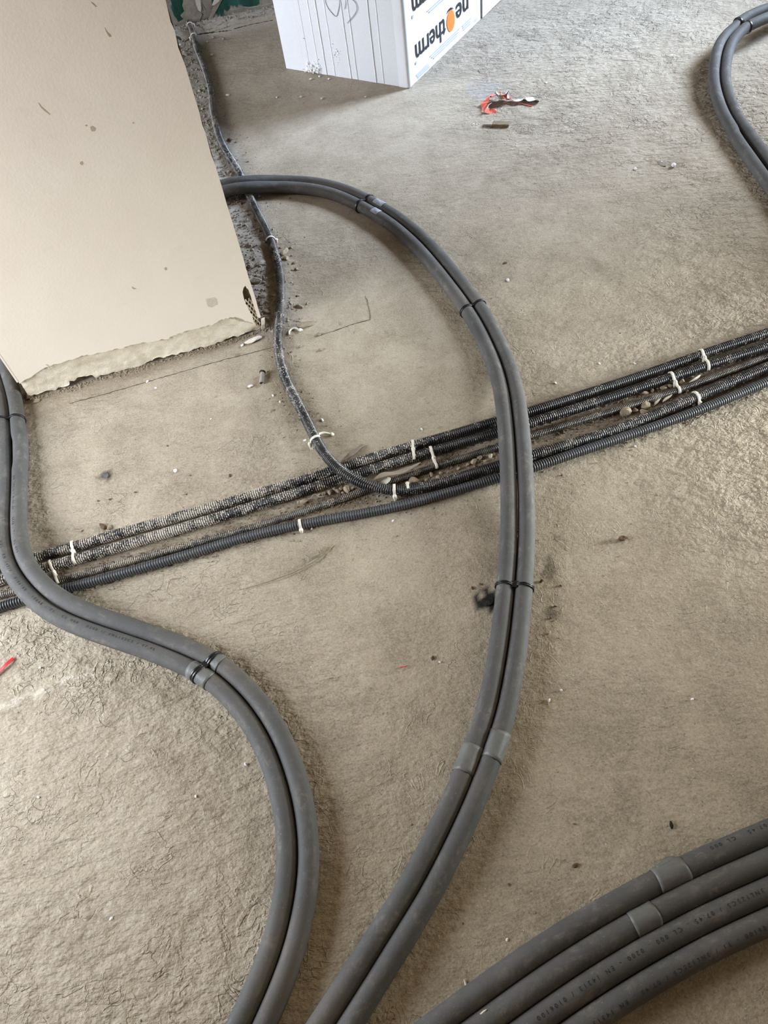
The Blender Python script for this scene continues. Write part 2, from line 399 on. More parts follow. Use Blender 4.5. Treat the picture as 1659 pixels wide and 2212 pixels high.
RC = {'C1': .0118, 'C2': .0118, 'C3': .0080, 'C4': .0122, 'C5': .0108}
PITCH = {'C1': .0048, 'C2': .0048, 'C3': .0040, 'C4': .0047, 'C5': .0054}
COND = {
 'C1': [(-40,1236),(42,1214),(84,1203),(211,1166),(380,1118),(548,1069),(632,1044),(705,1021.7),(777,997),(873,968),(960,944),(1060,914),(1159,885),(1278,847),(1397,808),(1516,766),(1659,718.6),(1720,698)],
 'C2': [(-60,1272),(8,1252),(84,1230),(211,1195),(380,1145),(548,1094),(632,1067),(729,1037),(801,1014.5),(873,993),(960,968),(1060,939),(1159,910),(1318,859.6),(1437,820),(1556,781),(1659,748),(1720,728)],
 'C3': [(-60,1302),(12.7,1283),(126.6,1253),(211,1231),(380,1185),(548,1138),(656,1105),(700,1090),(777,1066),(825,1046),(897.6,1022),(960,1003),(1060,970),(1159,939),(1318,890),(1397,866),(1477,839),(1556,810),(1659,770),(1720,748)],
 'C4': [(409,52,.014),(419.6,79.6,.014),(424,104,.014),(433,125,.014),(442.5,149.5),(450,173.6),(457,200),(458.5,229,.018),(465,265,.015),(475,301),(494,337.5),(515,368),(537,420),(554,456),(568.5,483),(580.6,504.7),(588,529),(597.5,557.7,.015),(604.7,589,.018),(607.6,620.4,.02),(607,649,.02),(604.7,681,.018),(601,709.6,.015),(599,746),(603,775),(612,810),(632,850),(648,880,.013),(663,908,.016),(678,943,.021),(692,970,.028),(710,995,.0375),(733.6,1018.8,.0375),(760,1037,.034),(789,1051,.030),(825,1062,.020),(861,1064.6),(897.6,1058),(960,1042),(1000,1030),(1080,1005),(1159,981),(1278,946),(1397,904),(1477,869),(1556,836),(1659,793),(1720,768)],
 'C5': [(-60,1330),(0,1311),(21,1305),(139,1272),(211,1254),(380,1206),(548,1155),(632,1136),(705,1122),(777,1110),(873,1091),(960,1066),(1000,1055),(1080,1032),(1159,1008),(1238,980),(1357,941),(1477,899),(1556,868),(1659,824),(1720,798)],
}
def world_line(pts, r, ext0=.3, ext1=.3, step=.01):
    W = [at(q[0], q[1], q[2] if len(q) > 2 else r) for q in pts]
    d0 = W[0] - W[1]; d1 = W[-1] - W[-2]; d0[2] = 0; d1[2] = 0
    if ext0: W = [W[0] + d0 / np.linalg.norm(d0) * ext0] + W
    if ext1: W = W + [W[-1] + d1 / np.linalg.norm(d1) * ext1]
    return smooth_line(spline(W, step), 6)
for k in ('TA', 'TB'): PIPE[k] = [(a, b, RP + (z - RP) * 1.5) for a, b, z in PIPE[k]]
LINES = {}
EXT = {'LA': (.35, .12), 'LB': (.3, .12), 'CA': (.3, .12), 'CB': (.3, .12), 'R1': (.3, .2), 'R2': (.3, .2), 'R3': (.3, .15), 'R4': (.3, .15), 'TA': (.2, .3), 'TB': (.2, .3)}
for k, p in PIPE.items(): LINES[k] = world_line(p, RP, *EXT[k])
for k, p in COND.items(): LINES[k] = world_line(p, RC[k], .02 if k == 'C4' else .15, .2)
RAD = {k: RP for k in PIPE}; RAD.update(RC)
def push_apart(a, b, it=6, hug=0):                 # neighbours may touch but not sink into one another
    for _ in range(it):
        A, B = LINES[a], LINES[b]; need = (RAD[a] + RAD[b]) * 1.004
        D = np.linalg.norm(A[:, None, :] - B[None], axis=2)
        ia = D.argmin(1); ib = D.argmin(0); dA = np.zeros_like(A); dB = np.zeros_like(B)
        for i in range(len(A)):
            d = D[i, ia[i]]
            if d < need or (hug and d < need + hug):
                v = A[i] - B[ia[i]]; h = math.sqrt(max(v[0] ** 2 + v[1] ** 2, 1e-9))
                if abs(v[2]) > .8 * d: continue
                dA[i, :2] += v[:2] / h * (need - d) * .5
        for i in range(len(B)):
            d = D[ib[i], i]
            if d < need or (hug and d < need + hug):
                v = B[i] - A[ib[i]]; h = math.sqrt(max(v[0] ** 2 + v[1] ** 2, 1e-9))
                if abs(v[2]) > .8 * d: continue
                dB[i, :2] += v[:2] / h * (need - d) * .5
        LINES[a] = smooth_line(A + dA, 1); LINES[b] = smooth_line(B + dB, 1)
for _ in range(3):
    for a, b in [('LA', 'LB'), ('CA', 'CB'), ('R1', 'R2'), ('R2', 'R3'), ('R3', 'R4'), ('TA', 'TB'), ('C1', 'C2'), ('C2', 'C3'), ('C3', 'C5'), ('C4', 'C5'), ('C3', 'C4')]:
        push_apart(a, b, 6, .0045 if a in ('CA', 'LA', 'TA') else 0)
def nearest(k, px, py):                     # index on a line of what is seen at a place of the photograph
    L = LINES[k]; p = at(px, py, RAD[k])
    return int(np.linalg.norm(L - p, axis=1).argmin())

# ------------------------------------------------------------------ floor
WQ0, WQ1 = at(65, 862), at(573, 712)        # foot of the wall end, left and right corner
WD = (WQ1 - WQ0); WLEN = np.linalg.norm(WD); WD /= WLEN
WN = np.array([WD[1], -WD[0], 0])           # towards the camera
GX0, GX1 = at(385, 58), at(593, 12)         # foot of the green back wall
GD = (GX1 - GX0) / np.linalg.norm(GX1 - GX0); GN = np.array([GD[1], -GD[0], 0])

def seg_dist(x, y, L):                      # distance from grid points to a polyline
    best = np.full(x.shape, 9.0)
    for a, b in zip(L[:-1], L[1:]):
        d = b[:2] - a[:2]; l2 = (d ** 2).sum() + 1e-12
        t = np.clip(((x - a[0]) * d[0] + (y - a[1]) * d[1]) / l2, 0, 1)
        best = np.minimum(best, np.hypot(x - a[0] - t * d[0], y - a[1] - t * d[1]))
    return best
def sstep(v, a, b):
    t = np.clip((v - a) / (b - a), 0, 1); return t * t * (3 - 2 * t)
xs = np.concatenate([np.arange(-4, -1.5, .25), np.arange(-1.5, 1.95, .0115), np.arange(1.95, 5.2, .25)])
ys = np.concatenate([np.arange(-1.5, -.1, .2), np.arange(-.1, 4.0, .0115), np.arange(4.0, 4.4, .1)])
X, Y = np.meshgrid(xs, ys)
Zf = .0010 * vnoise(X, Y, 3, 1) + .0007 * vnoise(X, Y, 9, 2)
bed = np.minimum(seg_dist(X, Y, LINES['C3'][::6]), seg_dist(X, Y, LINES['C4'][(LINES['C4'][:, 0] > .05) & (LINES['C4'][:, 1] < 2.2)][::6]))
soil = sstep(bed, .050, .012) * (.65 + .35 * vnoise(X, Y, 30, 3))
c4d = seg_dist(X, Y, LINES['C4'][LINES['C4'][:, 1] > 1.9][::6])
c4w = seg_dist(X, Y, LINES['C4'][LINES['C4'][:, 1] > 1.0][::6])
soil = np.maximum(soil, .55 * sstep(c4w, .045, .014) * (.6 + .4 * vnoise(X, Y, 26, 8)))
inner = seg_dist(X, Y, np.array([WQ1 + WD * .03 - WN * .0, WQ1 + WD * .03 - WN * 2.1]))
rub = sstep(inner, .11, .02) * sstep(Y, 1.55, 1.75)
rub = np.maximum(rub, sstep(seg_dist(X, Y, np.array([GX0 - GD * .3, GX0 + GD * .75])), .10, .02))
Zf += rub * (.004 + .0035 * vnoise(X, Y, 55, 4) + .003 * vnoise(X, Y, 22, 5)) + soil * (.0012 * vnoise(X, Y, 60, 6) + .0015)
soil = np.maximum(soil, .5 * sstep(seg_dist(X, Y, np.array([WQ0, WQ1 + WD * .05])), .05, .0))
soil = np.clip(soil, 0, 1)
rough = .38 + .62 * sstep(-X - .1 + .25 * (Y < 1.3), .05, .5) * sstep(Y, 2.0, 1.0) + 1.15 * sstep(X + .35 * (Y - 1.7), .55, 1.1) * sstep(Y, .75, 1.1)
rough += .75 * sstep(X, .42, .75) * sstep(np.abs(Y - 1.0), .45, .2)
rough = np.clip(rough * (1 + .35 * vnoise(X, Y, 2.5, 11)), .25, 1.7)
grey = np.clip(.55 * rub + .30 * sstep(Y, 2.2, 3.4), 0, .8)  # rubble grey; towards the back, cool daylight is painted in as grey
def blotch(px, py, rpx, seed, lo=.0):
    c = at(px, py); r = mm(px, py, rpx)
    d = np.hypot(X - c[0], Y - c[1]) / r
    return sstep(d + .55 * vnoise(X, Y, 70, seed) + .3 * vnoise(X, Y, 160, seed + 1), 1.0, .78)
black = np.maximum.reduce([blotch(1052, 1302, 34, 21), .45 * blotch(1185, 1228, 24, 23), .55 * blotch(1195, 1330, 16, 25), .75 * blotch(226, 1029, 17, 27)])
greyb = np.maximum(.0, .6 * blotch(1050, 195, 45, 31)); grey = np.clip(grey + greyb, 0, .9)
pale = sstep(seg_dist(X, Y, np.array([at(-20, 1532), at(60, 1508), at(150, 1468), at(228, 1440)])), .009, .003) * .8
Zf += pale * .0045
nx, ny = len(xs), len(ys)
V = np.stack([X, Y, Zf], 2).reshape(-1, 3)
idx = np.arange(nx * ny).reshape(ny, nx)
Fq = np.stack([idx[:-1, :-1], idx[:-1, 1:], idx[1:, 1:], idx[1:, :-1]], 2).reshape(-1, 4)
me = bpy.data.meshes.new('floor'); me.vertices.add(len(V)); me.vertices.foreach_set('co', V.ravel())
me.loops.add(Fq.size); me.loops.foreach_set('vertex_index', Fq.ravel().astype(np.int32))
me.polygons.add(len(Fq)); me.polygons.foreach_set('loop_start', np.arange(0, Fq.size, 4, dtype=np.int32))
me.polygons.foreach_set('use_smooth', [True] * len(Fq))
for k, a in dict(soil=soil, rough=rough, black=black, grey=grey, pale=pale).items():
    q = me.attributes.new(k, 'FLOAT', 'POINT'); q.data.foreach_set('value', a.ravel())
me.materials.append(M_floor); me.update(calc_edges=True); me.validate()
floor = bpy.data.objects.new('floor', me); COL.objects.link(floor); struct(floor)

def ribbon(pts, w0, w1, h, seed, step=.007):   # thin jagged ribbon lying on the floor
    L = smooth_line(resample(np.array([at(*p) for p in pts]), step), 1); rr = random.Random(seed)
    T, S, U = frames(L); v = []; f = []
    for i, p in enumerate(L):
        w = rr.uniform(w0, w1) * (.12 if rr.random() < .3 else 1); j = rr.uniform(-.0012, .0012)
        if i in (0, len(L) - 1): w *= .2
        v += [p + S[i] * (j - w) + [0, 0, h], p + S[i] * (j + w) + [0, 0, h], p + S[i] * j + [0, 0, -.006]]
    for i in range(len(L) - 1):
        a = 3 * i; f += [(a, a + 1, a + 4, a + 3), (a + 1, a + 2, a + 5, a + 4), (a + 2, a, a + 3, a + 5)]
    return v, f
def on_floor(v):                             # lift points onto the floor's own relief
    v = np.array(v, float)
    ix = np.clip(np.searchsorted(xs, v[:, 0]), 0, nx - 1); iy = np.clip(np.searchsorted(ys, v[:, 1]), 0, ny - 1)
    v[:, 2] += Zf[iy, ix]; return v
CRACKS = [([(150,872),(235,850),(330,822),(395,803),(455,785),(520,768),(585,752)], .0002, .0008), ([(588,752),(600,748)], .0003, .0008),
          ([(683,727),(718,716),(759,702),(800,690)], .0002, .0010), ([(800,690),(797,665),(790,640)], .0001, .0005),
          ([(382,82),(400,92),(422,76),(448,72),(475,69),(500,66)], .003, .008), ([(505,63),(540,54),(590,44)], .0015, .004)]
for i, (p, a, b) in enumerate(CRACKS):
    v, f = ribbon(p, a, b, .0010, 50 + i); link('crack', on_floor(v), f, M_crack, floor)

# ------------------------------------------------------------------ wall end on the left
WT = .40; WH = 2.6
def W(u, v, d=0.0): return WQ0 + WD * u + WN * d + np.array([0, 0, v])
def wuv(px, py):
    nn = WN; d = ray(px, py); p0 = WQ0 - np.array([0, 0, CAM_H]); t = (nn @ p0) / (nn @ d)
    P = np.array([0, 0, CAM_H]) + d * t
    return float((P - WQ0) @ WD), float(P[2])
core = Geo()
core.box(W(WLEN / 2, WH / 2 + .002, -WT / 2 - .006), WD * (WLEN / 2 - .003), WN * (WT / 2 - .006), np.array([0, 0, WH / 2]))
wall_left = core.link('wall_left', M_cavity); struct(wall_left)
edge = [wuv(*p) for p in [(60,812),(101,792),(140,781),(177,769),(205,765),(236,757),(265,752),(295,742),(330,738),(363,731),(385,722),(405,714.6),(430,708),(464,700),(480,690),(497,686),(515,686),(528,692),(541,696)]]
edge[0] = (0.0, .055)
notch = [wuv(*p) for p in [(549,699),(546,686),(541,677),(538,670),(531,658),(527,645),(524,631),(526,622),(530,617)]]
strip_u = lambda q: WLEN - .0085 - .002 * q / .1
vt = wuv(541, 622)[1]; vb = .040
notch += [(strip_u(vt) - .004, vt + .004), (strip_u(vt), vt - .004)] + [(strip_u(q) + .0008 * float(vnoise(q, .5, 120, 71)), q) for q in np.linspace(vt - .012, vb + .006, 7)] + [(WLEN - .005, vb)]
rr = random.Random(3)
right = []
vv = vb + .004
while vv < 1.7:
    right.append((WLEN - .001 - max(0, rr.gauss(.0003, .0014)), vv)); vv += rr.uniform(.012, .035)
right.append((WLEN, WH))
rag = []
for (a, b) in zip(edge[:-1], edge[1:]):
    for t in np.linspace(0, 1, 5, endpoint=False):
        rag.append((a[0] + (b[0] - a[0]) * t, a[1] + (b[1] - a[1]) * t + rr.uniform(-.0022, .0022)))
rag.append(edge[-1])
outline = rag + notch + right + [(0, WH)]
nO = len(outline)
v = [W(a, b, .0) for a, b in outline] + [W(a, b, -.006) for a, b in outline]
f = [tuple(range(nO)), tuple(range(2 * nO - 1, nO - 1, -1))] + [(i, i + nO, (i + 1) % nO + nO, (i + 1) % nO) for i in range(nO)]
sk = link('skim_coat', v, f, M_skim, wall_left)
bm = bmesh.new(); bm.from_mesh(sk.data); bmesh.ops.triangulate(bm, faces=bm.faces[:]); bmesh.ops.recalc_face_normals(bm, faces=bm.faces[:]); bm.to_mesh(sk.data); bm.free()
# rough render showing below the skim coat
gu = np.linspace(0, WLEN - .004, 130); gv = np.linspace(0, .17, 34); v = []; f = []
for j, b in enumerate(gv):
    for i, a in enumerate(gu):
        foot = .006 + .007 * float(vnoise(a, 0.3, 28, 41)) + .004 * float(vnoise(a, .7, 90, 42))
        if .11 < a < .17: foot += .010
        bb = max(b, foot) if j else foot
        d = -.0055 + .0022 * float(vnoise(a, b, 45, 43)) + .0012 * float(vnoise(a, b, 140, 44)) + (.004 * (1 - b / .05) if b < .05 else 0)
        if bb > .012 and a > .53: d -= .0
        v.append(W(a, bb, d))
keep = lambda a, b: not (a > np.interp(b, [0, .012, .03, .075, .12, .17], [WLEN - .010, WLEN - .012, WLEN - .026, WLEN - .040, WLEN - .052, WLEN - .052]))
for j in range(len(gv) - 1):
    for i in range(len(gu) - 1):
        if keep(gu[i], gv[j]): f.append((j * 130 + i, j * 130 + i + 1, (j + 1) * 130 + i + 1, (j + 1) * 130 + i))
link('rough_render', v, f, M_render, wall_left, True)
# thin skim on the left return so the corner has its edge
g = Geo(); g.box(W(-.0015, WH / 2 + .03, -WT / 2), WD * .003, WN * (WT / 2), np.array([0, 0, WH / 2 - .03])); g.link('return_skim', M_skim, wall_left)
g = Geo(); g.box(W(WLEN - .0035, WH / 2 + .10, -WT / 2 - .005), WD * .003, WN * (WT / 2 - .008), np.array([0, 0, WH / 2 - .10])); g.link('return_skim', M_cavity, wall_left)
# corner bead: nose strip and expanded metal in the broken-out notch
g = Geo()
top = wuv(545, 612)[1]
g.box(W(WLEN - .006, (top + vb) / 2, -.0045), WD * .0045, WN * .0012, np.array([0, 0, (top - vb) / 2]))
g.link('bead_nose', M_metal, wall_left)
g = Geo(); g.box(W(WLEN - .001, .0225, .002), WD * .0046 + np.array([0, 0, .001]), WN * .0028, np.array([.0035, 0, .0155])); g.link('bead_stub', M_metal, wall_left)
g = Geo()
def strand(a, b, r=.0011):
    a = np.array(a); b = np.array(b); d = b - a; l = np.linalg.norm(d)
    if l < 1e-5: return
    s = np.cross(d / l, WN); g.box((a + b) / 2, d / 2, s * r, WN * r)
lb = lambda v_: np.interp(v_, [.0, .02, .05, .08, .11], [WLEN - .016, WLEN - .024, WLEN - .036, WLEN - .044, WLEN - .046])
cell_u, cell_v = .0088, .020
for k in range(-6, 14):
    for sgn in (1, -1):
        pts = []
        for t in np.linspace(0, 1, 40):
            vq = .012 + t * .092; uq = WLEN - .004 - (k * cell_u + sgn * (vq - .012) * cell_u / cell_v * 1.0)
            if lb(vq) < uq < WLEN - .008: pts.append(W(uq, vq, -.0045 + sgn * .0004))
        if len(pts) > 2: strand(pts[0], pts[-1])
g.link('bead_mesh', M_metal, wall_left)
# marks on the skim
def wall_mark(poly, mat, name='scuff', d=.0004):
    q = [W(*wuv(*p), d) for p in poly]; n = len(q)
    q2 = [W(*wuv(*p), -.001) for p in poly]
    link(name, q + q2, [tuple(range(n))] + [(i, i + n, (i + 1) % n + n, (i + 1) % n) for i in range(n)], mat, wall_left)
for poly in [[(226,60),(228,66),(232,74),(236,80),(240,79),(236,73),(230,68)], [(196,4),(199,8),(207,15),(208,14),(201,7)], [(83,222),(88,232),(98,241),(107,248),(108,247),(98,238),(88,229)],
             [(195,274),(199,272),(206,277),(205,283),(199,284),(196,280)], [(184,270),(187,269),(188,272),(185,273)], [(286,265),(289,263),(288,268)], [(173,350),(177,348),(180,354),(176,357),(173,354)],
             [(356,578),(359,577),(361,581),(358,584),(355,581)], [(285,619),(290,622),(294,623),(290,625),(286,623)], [(98,787),(105,791),(109,798),(107,792),(102,787)]]:
    wall_mark(poly, M_scuff)
wall_mark([(446,645),(463,642),(468,646),(470,658),(464,660),(458,664),(450,662),(447,655)], M_smear, 'smear')

# ------------------------------------------------------------------ green back wall
gv0 = GX0 - GD * 2.6; g = Geo()
g.box(gv0 + GD * 3.3 - GN * .1 + np.array([0, 0, 1.3]), GD * 3.3, GN * .1, np.array([0, 0, 1.3]))
wall_back = g.link('wall_back', M_green); struct(wall_back)
def GW(u, v, d=0): return GX0 + GD * u + GN * d + np.array([0, 0, v])
def guv(px, py):
    d = ray(px, py); p0 = GX0 - np.array([0, 0, CAM_H]); t = (GN @ p0) / (GN @ d); P = np.array([0, 0, CAM_H]) + d * t
    return float((P - GX0) @ GD), float(P[2])
def plaster_patch(poly, th, mat):
    q = [guv(*p) for p in poly]; n = len(q)
    v = [GW(a, b, th) for a, b in q] + [GW(a, b, -.002) for a, b in q]
    link('bare_plaster', v, [tuple(range(n))] + [(i, i + n, (i + 1) % n + n, (i + 1) % n) for i in range(n)], mat, wall_back)
M_bare = plain('bare_plaster', (.25, .225, .185), .9, .15, .25, 30, .004, 60)
M_pl2 = plain('pale_plaster', (.52, .49, .44), .9, .15, .12, 40)
plaster_patch([(396,0),(394,12),(398,24),(390,33),(399,43),(404,50),(430,46),(436,30),(428,22),(424,10),(426,-10),(398,-10)], .010, M_bare)
plaster_patch([(420,-10),(423,8),(428,20),(433,24),(434,14),(431,-10)], .014, M_pl2)
plaster_patch([(458,20),(455,30),(450,39),(456,40),(463,28),(470,16),(476,4),(484,-10),(470,-10),(464,6)], .010, M_bare)
plaster_patch([(458,10),(463,8),(473,0),(476,-10),(468,-10),(461,2)], .014, M_pl2)
plaster_patch([(382,48),(388,46),(398,40),(408,48),(404,58),(392,62),(383,64)], .012, M_bare)
plaster_patch([(489,27),(497,18),(510,20),(524,14),(540,15),(556,12),(575,9),(600,2),(600,14),(560,20),(520,28),(490,34)], .010, M_bare)

# ------------------------------------------------------------------ insulated pipes
def tube_point(k, i_float, ang, dr):
    L = LINES[k]; T, S, U = FR[k]; i = int(np.clip(i_float, 0, len(L) - 2)); t = i_float - i
    p = L[i] * (1 - t) + L[i + 1] * t; s = S[i] * (1 - t) + S[i + 1] * t; u = U[i] * (1 - t) + U[i + 1] * t
    return p + (RAD[k] + dr) * (math.cos(ang) * s + math.sin(ang) * u)
FR = {k: frames(L) for k, L in LINES.items()}
LBL = {
 'LA': 'grey foam insulated pipe, inner one of the left S-bend pair, with printed line',
 'LB': 'grey foam insulated pipe, outer one of the left S-bend pair beside the wall foot',
 'CA': 'grey foam insulated pipe, left one of the central pair looping from behind the wall',
 'CB': 'grey foam insulated pipe, right one of the central pair looping from behind the wall',
 'R1': 'grey foam insulated pipe, uppermost of four at lower right, with torn grey tape',
 'R2': 'grey foam insulated pipe, second from top of four at lower right, one tape band',
 'R3': 'grey foam insulated pipe with faint print, third from top of four at lower right',
 'R4': 'grey foam insulated pipe, lowest of the four at lower right, next to bare floor',
 'TA': 'grey foam insulated pipe, outer left one of the bent pair at top right',
 'TB': 'grey foam insulated pipe, inner right one of the bent pair at top right',
}
ROOTS = {}
for k in PIPE:
    L = LINES[k]; mid = L[len(L) // 2]
    root = thing('insulated_pipe', LBL[k], 'pipe', (mid[0], mid[1], 0)); ROOTS[k] = root
    n = len(L); s = arclen(L)
    rad = RP * (1 + .012 * vnoise(s, 0 * s + (ord(k[0]) + ord(k[1])) % 7, 14, 5)[...] )
    V, Fc, A = tube_geo(L, rad, 26); link('foam_sleeve', V, Fc, M_foam, root, True, {'tube': A})
def tape(k, p0, p1, mat=M_tape, dr=.0005, name='tape_band', a0=None, a1=None, seed=0):
    i0, i1 = sorted((nearest(k, *p0), nearest(k, *p1))); L = LINES[k]; rr = random.Random(seed)
    fr = np.linspace(i0, max(i1, i0 + 1), 9); seg = 28; v = []; f = []
    full = a0 is None
    ang = np.linspace(0, 2 * math.pi, seg, endpoint=False) if full else np.linspace(a0, a1, seg)
    for t in fr:
        for j, a in enumerate(ang):
            tt = t + .10 * math.sin(a * 2 + seed) * (1 if t > (i0 + i1) / 2 else -1)
            v.append(tube_point(k, tt, a, dr + rr.uniform(0, .0003) + .0003 * math.sin(a * 7 + t * 1.7 + seed)))
    m = len(fr)
    for i in range(m - 1):
        for j in range(seg if full else seg - 1):
            q = (j + 1) % seg; f.append((i * seg + j, i * seg + q, (i + 1) * seg + q, (i + 1) * seg + j))
    o = link(name, v, f, mat, ROOTS[k], True)
    md = o.modifiers.new('thickness', 'SOLIDIFY'); md.thickness = .0004; md.offset = -1
    return o
tape('CA', (1021, 1612), (996, 1672), seed=1); tape('CB', (1078, 1582), (1058, 1637), seed=2)
tape('R1', (1476, 1880), (1424, 1907), seed=3); tape('R2', (1418, 1974), (1364, 2005), seed=4)
tape('LA', (418, 1446), (456, 1472), seed=5); tape('LB', (462, 1424), (485, 1441), seed=6)
tape('CA', (806, 459), (824, 470), M_silver, .0005, 'tape_remnant', .9, 2.3, 7); tape('CB', (812, 443), (832, 454), M_silver, .0005, 'tape_remnant', .9, 2.2, 8)
tape('TB', (1655, 40), (1626, 50), seed=9)
# the loose flap of tape on the topmost of the four
i0 = nearest('R1', 1452, 1892); pl = []
for a in np.linspace(0, 1, 7):
    for b in np.linspace(0, 1, 5):
        ang = .55 - .75 * b; pl.append(tube_point('R1', i0 - 1.5 + 3.4 * a, ang, .0012 + .006 * b * b * (.6 + .4 * math.sin(a * 5))))
fl = [(i * 5 + j, i * 5 + j + 1, (i + 1) * 5 + j + 1, (i + 1) * 5 + j) for i in range(6) for j in range(4)]
o = link('tape_flap', pl, fl, M_tape, ROOTS['R1'], True); md = o.modifiers.new('thickness', 'SOLIDIFY'); md.thickness = .0005

def text_mesh(txt, bold=0.0, space=1.0):
    cu = bpy.data.curves.new('t', 'FONT'); cu.body = txt; cu.size = 1.0; cu.resolution_u = 3; cu.offset = bold; cu.space_character = space; cu.space_word = space
    o = bpy.data.objects.new('t', cu); COL.objects.link(o)
    dg = bpy.context.evaluated_depsgraph_get(); me = bpy.data.meshes.new_from_object(o.evaluated_get(dg))
    v = np.array([q.co[:] for q in me.vertices]); f = [tuple(p.vertices) for p in me.polygons]
    bpy.data.objects.remove(o); bpy.data.meshes.remove(me); bpy.data.curves.remove(cu)
    return v, f
def pipe_print(k, txt, p0, size, ang, flip=1, mat=M_print):
    v, f = text_mesh(txt, 0, 1.7); i0 = nearest(k, *p0); st = np.linalg.norm(LINES[k][1] - LINES[k][0])
    P = [tube_point(k, i0 + flip * x * size / st, ang + flip * (y - .35) * size / RP, .0004) for x, y, _ in v]
    link('printed_line', P, f, mat, ROOTS[k])
pipe_print('LA', 'HOJ - EN 14313 / 0106100 - 1504B - T1 . CL 000 . 0200 // 3NL125C5 / 07:45', (9, 1200), .0076, 1.70, 1)
pipe_print('LB', 'EN 14313 / 0106100 - 1504B - T1 . CL 000', (45, 1040), .0075, 1.25, 1)
pipe_print('R3', '/ 3NL125C5 / 07:45 . CL 000 . 0200 - EN 14313 / 0106100', (1655, 1920), .0085, 1.5, 1)
pipe_print('R4', '0106100 - T1 / 3NL125C5 / 07:45 . EN 14313 - CL 000', (1655, 1984), .0085, 1.9, 1)
pipe_print('R1', '07:45 . CL 000', (1655, 1804), .0085, 1.1, 1)

# ------------------------------------------------------------------ corrugated conduits
CM = {'C1': M_c1, 'C2': M_c1, 'C3': M_c3, 'C4': M_c4, 'C5': M_c5}
CL = {'C1': 'black corrugated conduit splashed with plaster, topmost of the bundle crossing the floor',
      'C2': 'black corrugated conduit splashed with plaster, second from top of the crossing bundle',
      'C3': 'thin dusty brown corrugated conduit in the middle of the crossing bundle',
      'C4': 'black corrugated conduit snaking down past the wall corner into the bundle',
      'C5': 'clean dark grey corrugated conduit, lowest of the crossing bundle'}
for k in COND:
    P0 = LINES[k]; S0 = arclen(P0); nr = int(S0[-1] / PITCH[k]); fr = np.array([.0, .12, .24, .74, .86])
    ts = (np.arange(nr)[:, None] + fr[None]).ravel() * PITCH[k]
    P = np.stack([np.interp(ts, S0, P0[:, q]) for q in range(3)], 1); n = len(P); ph = np.arange(n) % 5
    crest = np.array([0, .3, 1.0, 1.0, .3])[ph]; hgt = np.array([-.17, -.12, -.005, -.005, -.12])[ph]
    s = arclen(P); V, Fc, A = tube_geo(P, RAD[k] * (1 + hgt), 14, True, crest)
    o = link('corrugated_conduit', V, Fc, CM[k], None, True, {'tube': A}); tag(o, CL[k], 'conduit', None)

# ------------------------------------------------------------------ black cable ties round the pairs
def tie(a, b, pa, pb, label, width=.0042, strands=1, tail=0):
    ia, ib = nearest(a, *pa), nearest(b, *pb); A, B = LINES[a][ia], LINES[b][ib]
    D = B - A; D[2] = 0; dist = np.linalg.norm(D); D /= dist; Up = np.array([0, 0, 1.0]); Wd = np.cross(D, Up)
    r = RP + .0016; M = (A + B) / 2; zc = M[2]; pts = []
    A0 = M - D * dist / 2; B0 = M + D * dist / 2
    path = []
    for deg in np.linspace(52, 270, 18): path.append(A0 + D * r * math.cos(math.radians(deg)) + Up * r * math.sin(math.radians(deg)))
    for deg in np.linspace(-90, 128, 18): path.append(B0 + D * r * math.cos(math.radians(deg)) + Up * r * math.sin(math.radians(deg)))
    dip = M + Up * (r * .55)
    path.append(dip); path = np.array(path)
    root = thing('cable_tie', label, 'cable tie', (M[0], M[1], max(zc - RP, 0)), None)
    for q in range(strands):
        off = Wd * (q - (strands - 1) / 2) * width * 1.25
        V, Fc = band(path + off, Wd, width, .0026, True); link('strap', V, Fc, M_tie, root, True)
    g = Geo(); g.box(dip + Up * .0012, D * .0052, Wd * .0044 * max(1, strands * .8), Up * .0034); o = g.link('tie_head', M_tie, root)
    md = o.modifiers.new('soft', 'BEVEL'); md.width = .0008; md.segments = 2
    if tail:
        t = np.array([dip, dip + Up * .006 + D * .006 * tail, dip + Up * .007 + D * .014 * tail - Wd * .004])
        V, Fc = band(spline(t, .003), Wd, .003, .0012); link('strap_tail', V, Fc, M_tie, root, True)
tie('CA', 'CB', (778, 443), (797, 434), 'black cable tie round the central pipe pair near the wall, highest of its three', .0070, 1)
tie('CA', 'CB', (1008, 672), (1040, 662), 'black cable tie round the central pair where it bends, middle of its three', .0066, 1)
tie('CA', 'CB', (1093, 1266), (1129, 1274), 'thin doubled black cable tie round central pair beside black dirt patch', .0028, 2)
tie('LA', 'LB', (4, 914), (43, 907), 'black cable tie round the left pair beside the wall foot', .0062, 1)
tie('LA', 'LB', (432, 1452), (465, 1425), 'thick black cable tie over grey tape on the left S-bend pair', .0042, 2)
tie('TA', 'TB', (1564, 82), (1586, 84), 'black cable tie round the bent pipe pair at top right', .0060, 1)

